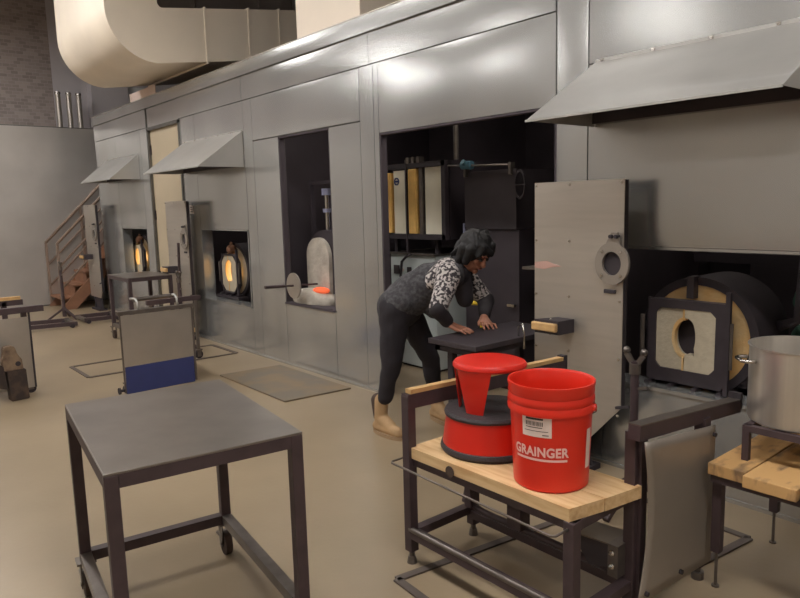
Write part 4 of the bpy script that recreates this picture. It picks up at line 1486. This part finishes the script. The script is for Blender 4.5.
    for k in range(26):
        a = k / 25 * 2 - 1
        capsule(h, H(-.06, a * .085, .0), H(-.085 + .02 * rnd.random(), a * .10, -.06 - .035 * rnd.random()), .014, .006, n=8)
        capsule(h, H(-.04 + .05 * rnd.random(), a * .06, .125 + .012 * rnd.random()), H(.04 + .02 * rnd.random(), a * .085, .085 + .02 * rnd.random()), .011, .005, n=8)
    hb = fuse(h, .0045, 1)
    for v in hb.verts:
        v.co += v.normal * .004 * noise.noise(v.co * 38)
    obj('hair', hb, M['hair'], t, smooth=True)
    # jacket torso
    j = new()
    capsule(j, pel + sd * .04 + bk * .01, pel + spine * .5 + bk * .012, .142, .135)
    capsule(j, pel + spine * .42 + bk * .012, shm + bk * .002, .135, .112)
    capsule(j, shm - l * .10, shm + l * .10, .085, .085)
    # loose front hem hanging down
    capsule(j, pel + spine * .30 - bk * .05, pel + spine * .36 - bk * .14, .085, .062)
    capsule(j, pel + spine * .05 - l * .06, pel - sd * .02 - l * .06, .118, .122)
    capsule(j, pel + spine * .05 + l * .06, pel - sd * .02 + l * .06, .118, .122)
    jb = fuse(j, .009, 5)
    for v in jb.verts:
        v.co += v.normal * .010 * noise.noise(v.co * 11)
    obj('jacket', jb, M['vest'], t, 'dark grey textured jacket body', smooth=True)
    # patterned yoke and sleeves
    for nm, sh, el, wr in (('sleeve', shR, elR, wrR), ('sleeve', shL, elL, wrL)):
        s_ = new()
        base = shm + sd * -.02
        capsule(s_, base.lerp(sh, .35) + bk * .028, sh + bk * .008, .088, .076)
        capsule(s_, sh, sh.lerp(el, .95), .076, .058)
        capsule(s_, base.lerp(sh, .5) + bk * .028, base.lerp(sh, .5) + bk * .026 - sd * .10, .086, .07)
        sb = fuse(s_, .008, 4)
        for v in sb.verts:
            v.co += v.normal * .006 * noise.noise(v.co * 16)
        so = obj('patterned_sleeve', sb, M['pattern'], t, 'sleeve in black and white leaf print', smooth=True)
        c_ = new()
        capsule(c_, sh.lerp(el, .92), el, .052, .053)
        capsule(c_, el, el.lerp(wr, .80), .056, .040)
        cb = fuse(c_, .007, 3)
        for v in cb.verts:
            v.co += v.normal * .006 * noise.noise(v.co * 18)
        obj('forearm_sleeve', cb, M['darkcloth'], t, smooth=True)
    sc = new()
    capsule(sc, neck - sd * .03 - l * .05 - bk * .03, neck - sd * .02 + l * .05 - bk * .03, .07, .07)
    capsule(sc, neck - bk * .06 - sd * .04, neck - bk * .19 - sd * .09, .075, .055)
    obj('scarf', fuse(sc, .009, 4), M['darkcloth'], t, smooth=True)
    # trousers
    p = new()
    sphere(p, pel + V(0, 0, -.02) - sd * .02, 1, .150, .165, .135, seg=20, rot=Matrix((f, l, V(0, 0, 1))).transposed())
    for hp, kn, an in ((hipR, knR, anR), (hipL, knL, anL)):
        capsule(p, hp - f * .02, kn, .108, .068)
        capsule(p, kn, an.lerp(kn, .40), .066, .050)
    pb = fuse(p, .009, 4)
    for v in pb.verts:
        v.co += v.normal * .008 * noise.noise(v.co * 14)
    obj('trousers', pb, M['trouser'], t, smooth=True)
    # boots
    for an, d in ((anR, V(1, .02, 0)), (anL, V(.93, -.12, 0).normalized())):
        n_ = V(-d.y, d.x, 0)
        g = V(an.x, an.y, 0)
        bo = new()
        capsule(bo, g + V(.01, 0, .225), g + V(0, 0, .07) , .047, .043)
        capsule(bo, g - d * .025 + V(0, 0, .05), g + d * .10 + V(0, 0, .052), .042, .042)
        capsule(bo, g + d * .08 + V(0, 0, .05), g + d * .175 + V(0, 0, .042), .044, .036)
        capsule(bo, g + V(0, 0, .11), g + d * .10 + V(0, 0, .06), .045, .042)
        bb = fuse(bo, .006, 4)
        for v in bb.verts:
            v.co.z = max(v.co.z, .02)
        bt = obj('boot', bb, M['suede'], t, smooth=True)
        sl = new()
        poly = []
        for k in range(24):
            a = 2 * PI * k / 24
            cx_, w_ = (.06, .046)
            q = g + d * (.072 + .148 * math.cos(a)) + n_ * (.046 * math.sin(a) * (1 + .1 * math.cos(a)))
            poly.append((q.x, q.y))
        prism(sl, poly, 'z', 0, .024)
        obj('sole', sl, M['sole'], bt)
        gz = fuse(capsule(new(), g - d * .024 + V(0, 0, .222), g - d * .022 + V(0, 0, .115), .047, .036), .005, 2)
        obj('elastic_panel', gz, M['gore'], bt, 'dark elastic panel at the back of the boot', smooth=True)
person()

# ------------------------------------------------------------------ lamps
def lamp(x, y, z, sx, sy, label):
    t = thing('ceiling_light', label, 'ceiling light', (x, y, z), group='hanging shop lights out over the open floor')
    obj('housing', B(x - sx / 2 - .04, x + sx / 2 + .04, y - sy / 2 - .04, y + sy / 2 + .04, z + .004, z + .09), M['lampbody'], t)
    obj('diffuser', B(x - sx / 2, x + sx / 2, y - sy / 2, y + sy / 2, z - .006, z + .004), M['lampglow'], t)
    obj('hanger', bar(bar(new(), (x - sx * .3, y, z + .09), (x - sx * .3, y, ZC), .015), (x + sx * .3, y, z + .09), (x + sx * .3, y, ZC), .015), M['lampbody'], t)
for i, x in enumerate((-10.5, -7.4, -4.3, -1.2, 1.6)):
    lamp(x, .6, 4.7, 1.5, .6, 'shop light hung nearer the booth, lamp %s along' % ('first', 'second', 'third', 'fourth', 'fifth')[i])
lamp(-10.9, -2.5, 4.3, 1.2, .5, 'lone unseen light added between the two rows, closest to the metal partition')  # extra lamp added to brighten the partition and the far left wall
for i, x in enumerate((-9.0, -5.9, -2.8, .4)):
    lamp(x, -4.0, 4.3, 1.1, .4, 'shop light hung farther from the booth, lamp %s along' % ('first', 'second', 'third', 'fourth')[i])

def booth_light(x, label, sx=.9):
    t = thing('booth_light', label, 'booth light', (x, 3.75, 2.62), group='work lights under the booth roof')
    obj('housing', B(x - sx / 2 - .02, x + sx / 2 + .02, 3.65, 3.85, 2.63, 2.70), M['lampbody'], t)
    obj('tube_cover', B(x - sx / 2, x + sx / 2, 3.67, 3.83, 2.615, 2.63), M['boothglow'], t)
    obj('hanger', B(x - .01, x + .01, 3.74, 3.76, 2.70, 2.84), M['lampbody'], t)
booth_light(-3.3, 'work light under the booth roof above the person')
booth_light(-5.2, 'work light under the booth roof above the arched furnace', .6)
booth_light(-7.1, 'added unseen light under the booth roof above the middle glowing furnace', .5)  # added lamp, lifts the blackness inside the middle furnace bay
booth_light(-9.7, 'added unseen light under the booth roof above the farthest glowing furnace', .5)  # likewise added, to lift the dark of the farthest bay
booth_light(-2.0, 'work light under the booth roof above the unlit furnace')

wd = bpy.data.worlds.new('world')
SC.world = wd
wd.use_nodes = True
wd.node_tree.nodes['Background'].inputs['Color'].default_value = (.5, .46, .42, 1)
wd.node_tree.nodes['Background'].inputs['Strength'].default_value = .05

vs = SC.view_settings
vs.view_transform = 'Standard'
vs.look = 'None'
vs.exposure = 0.14
vs.gamma = 1.0
vs.use_curve_mapping = False
SC.cycles.use_denoising = True
SC.cycles.max_bounces = 8
SC.cycles.sample_clamp_indirect = 4.0
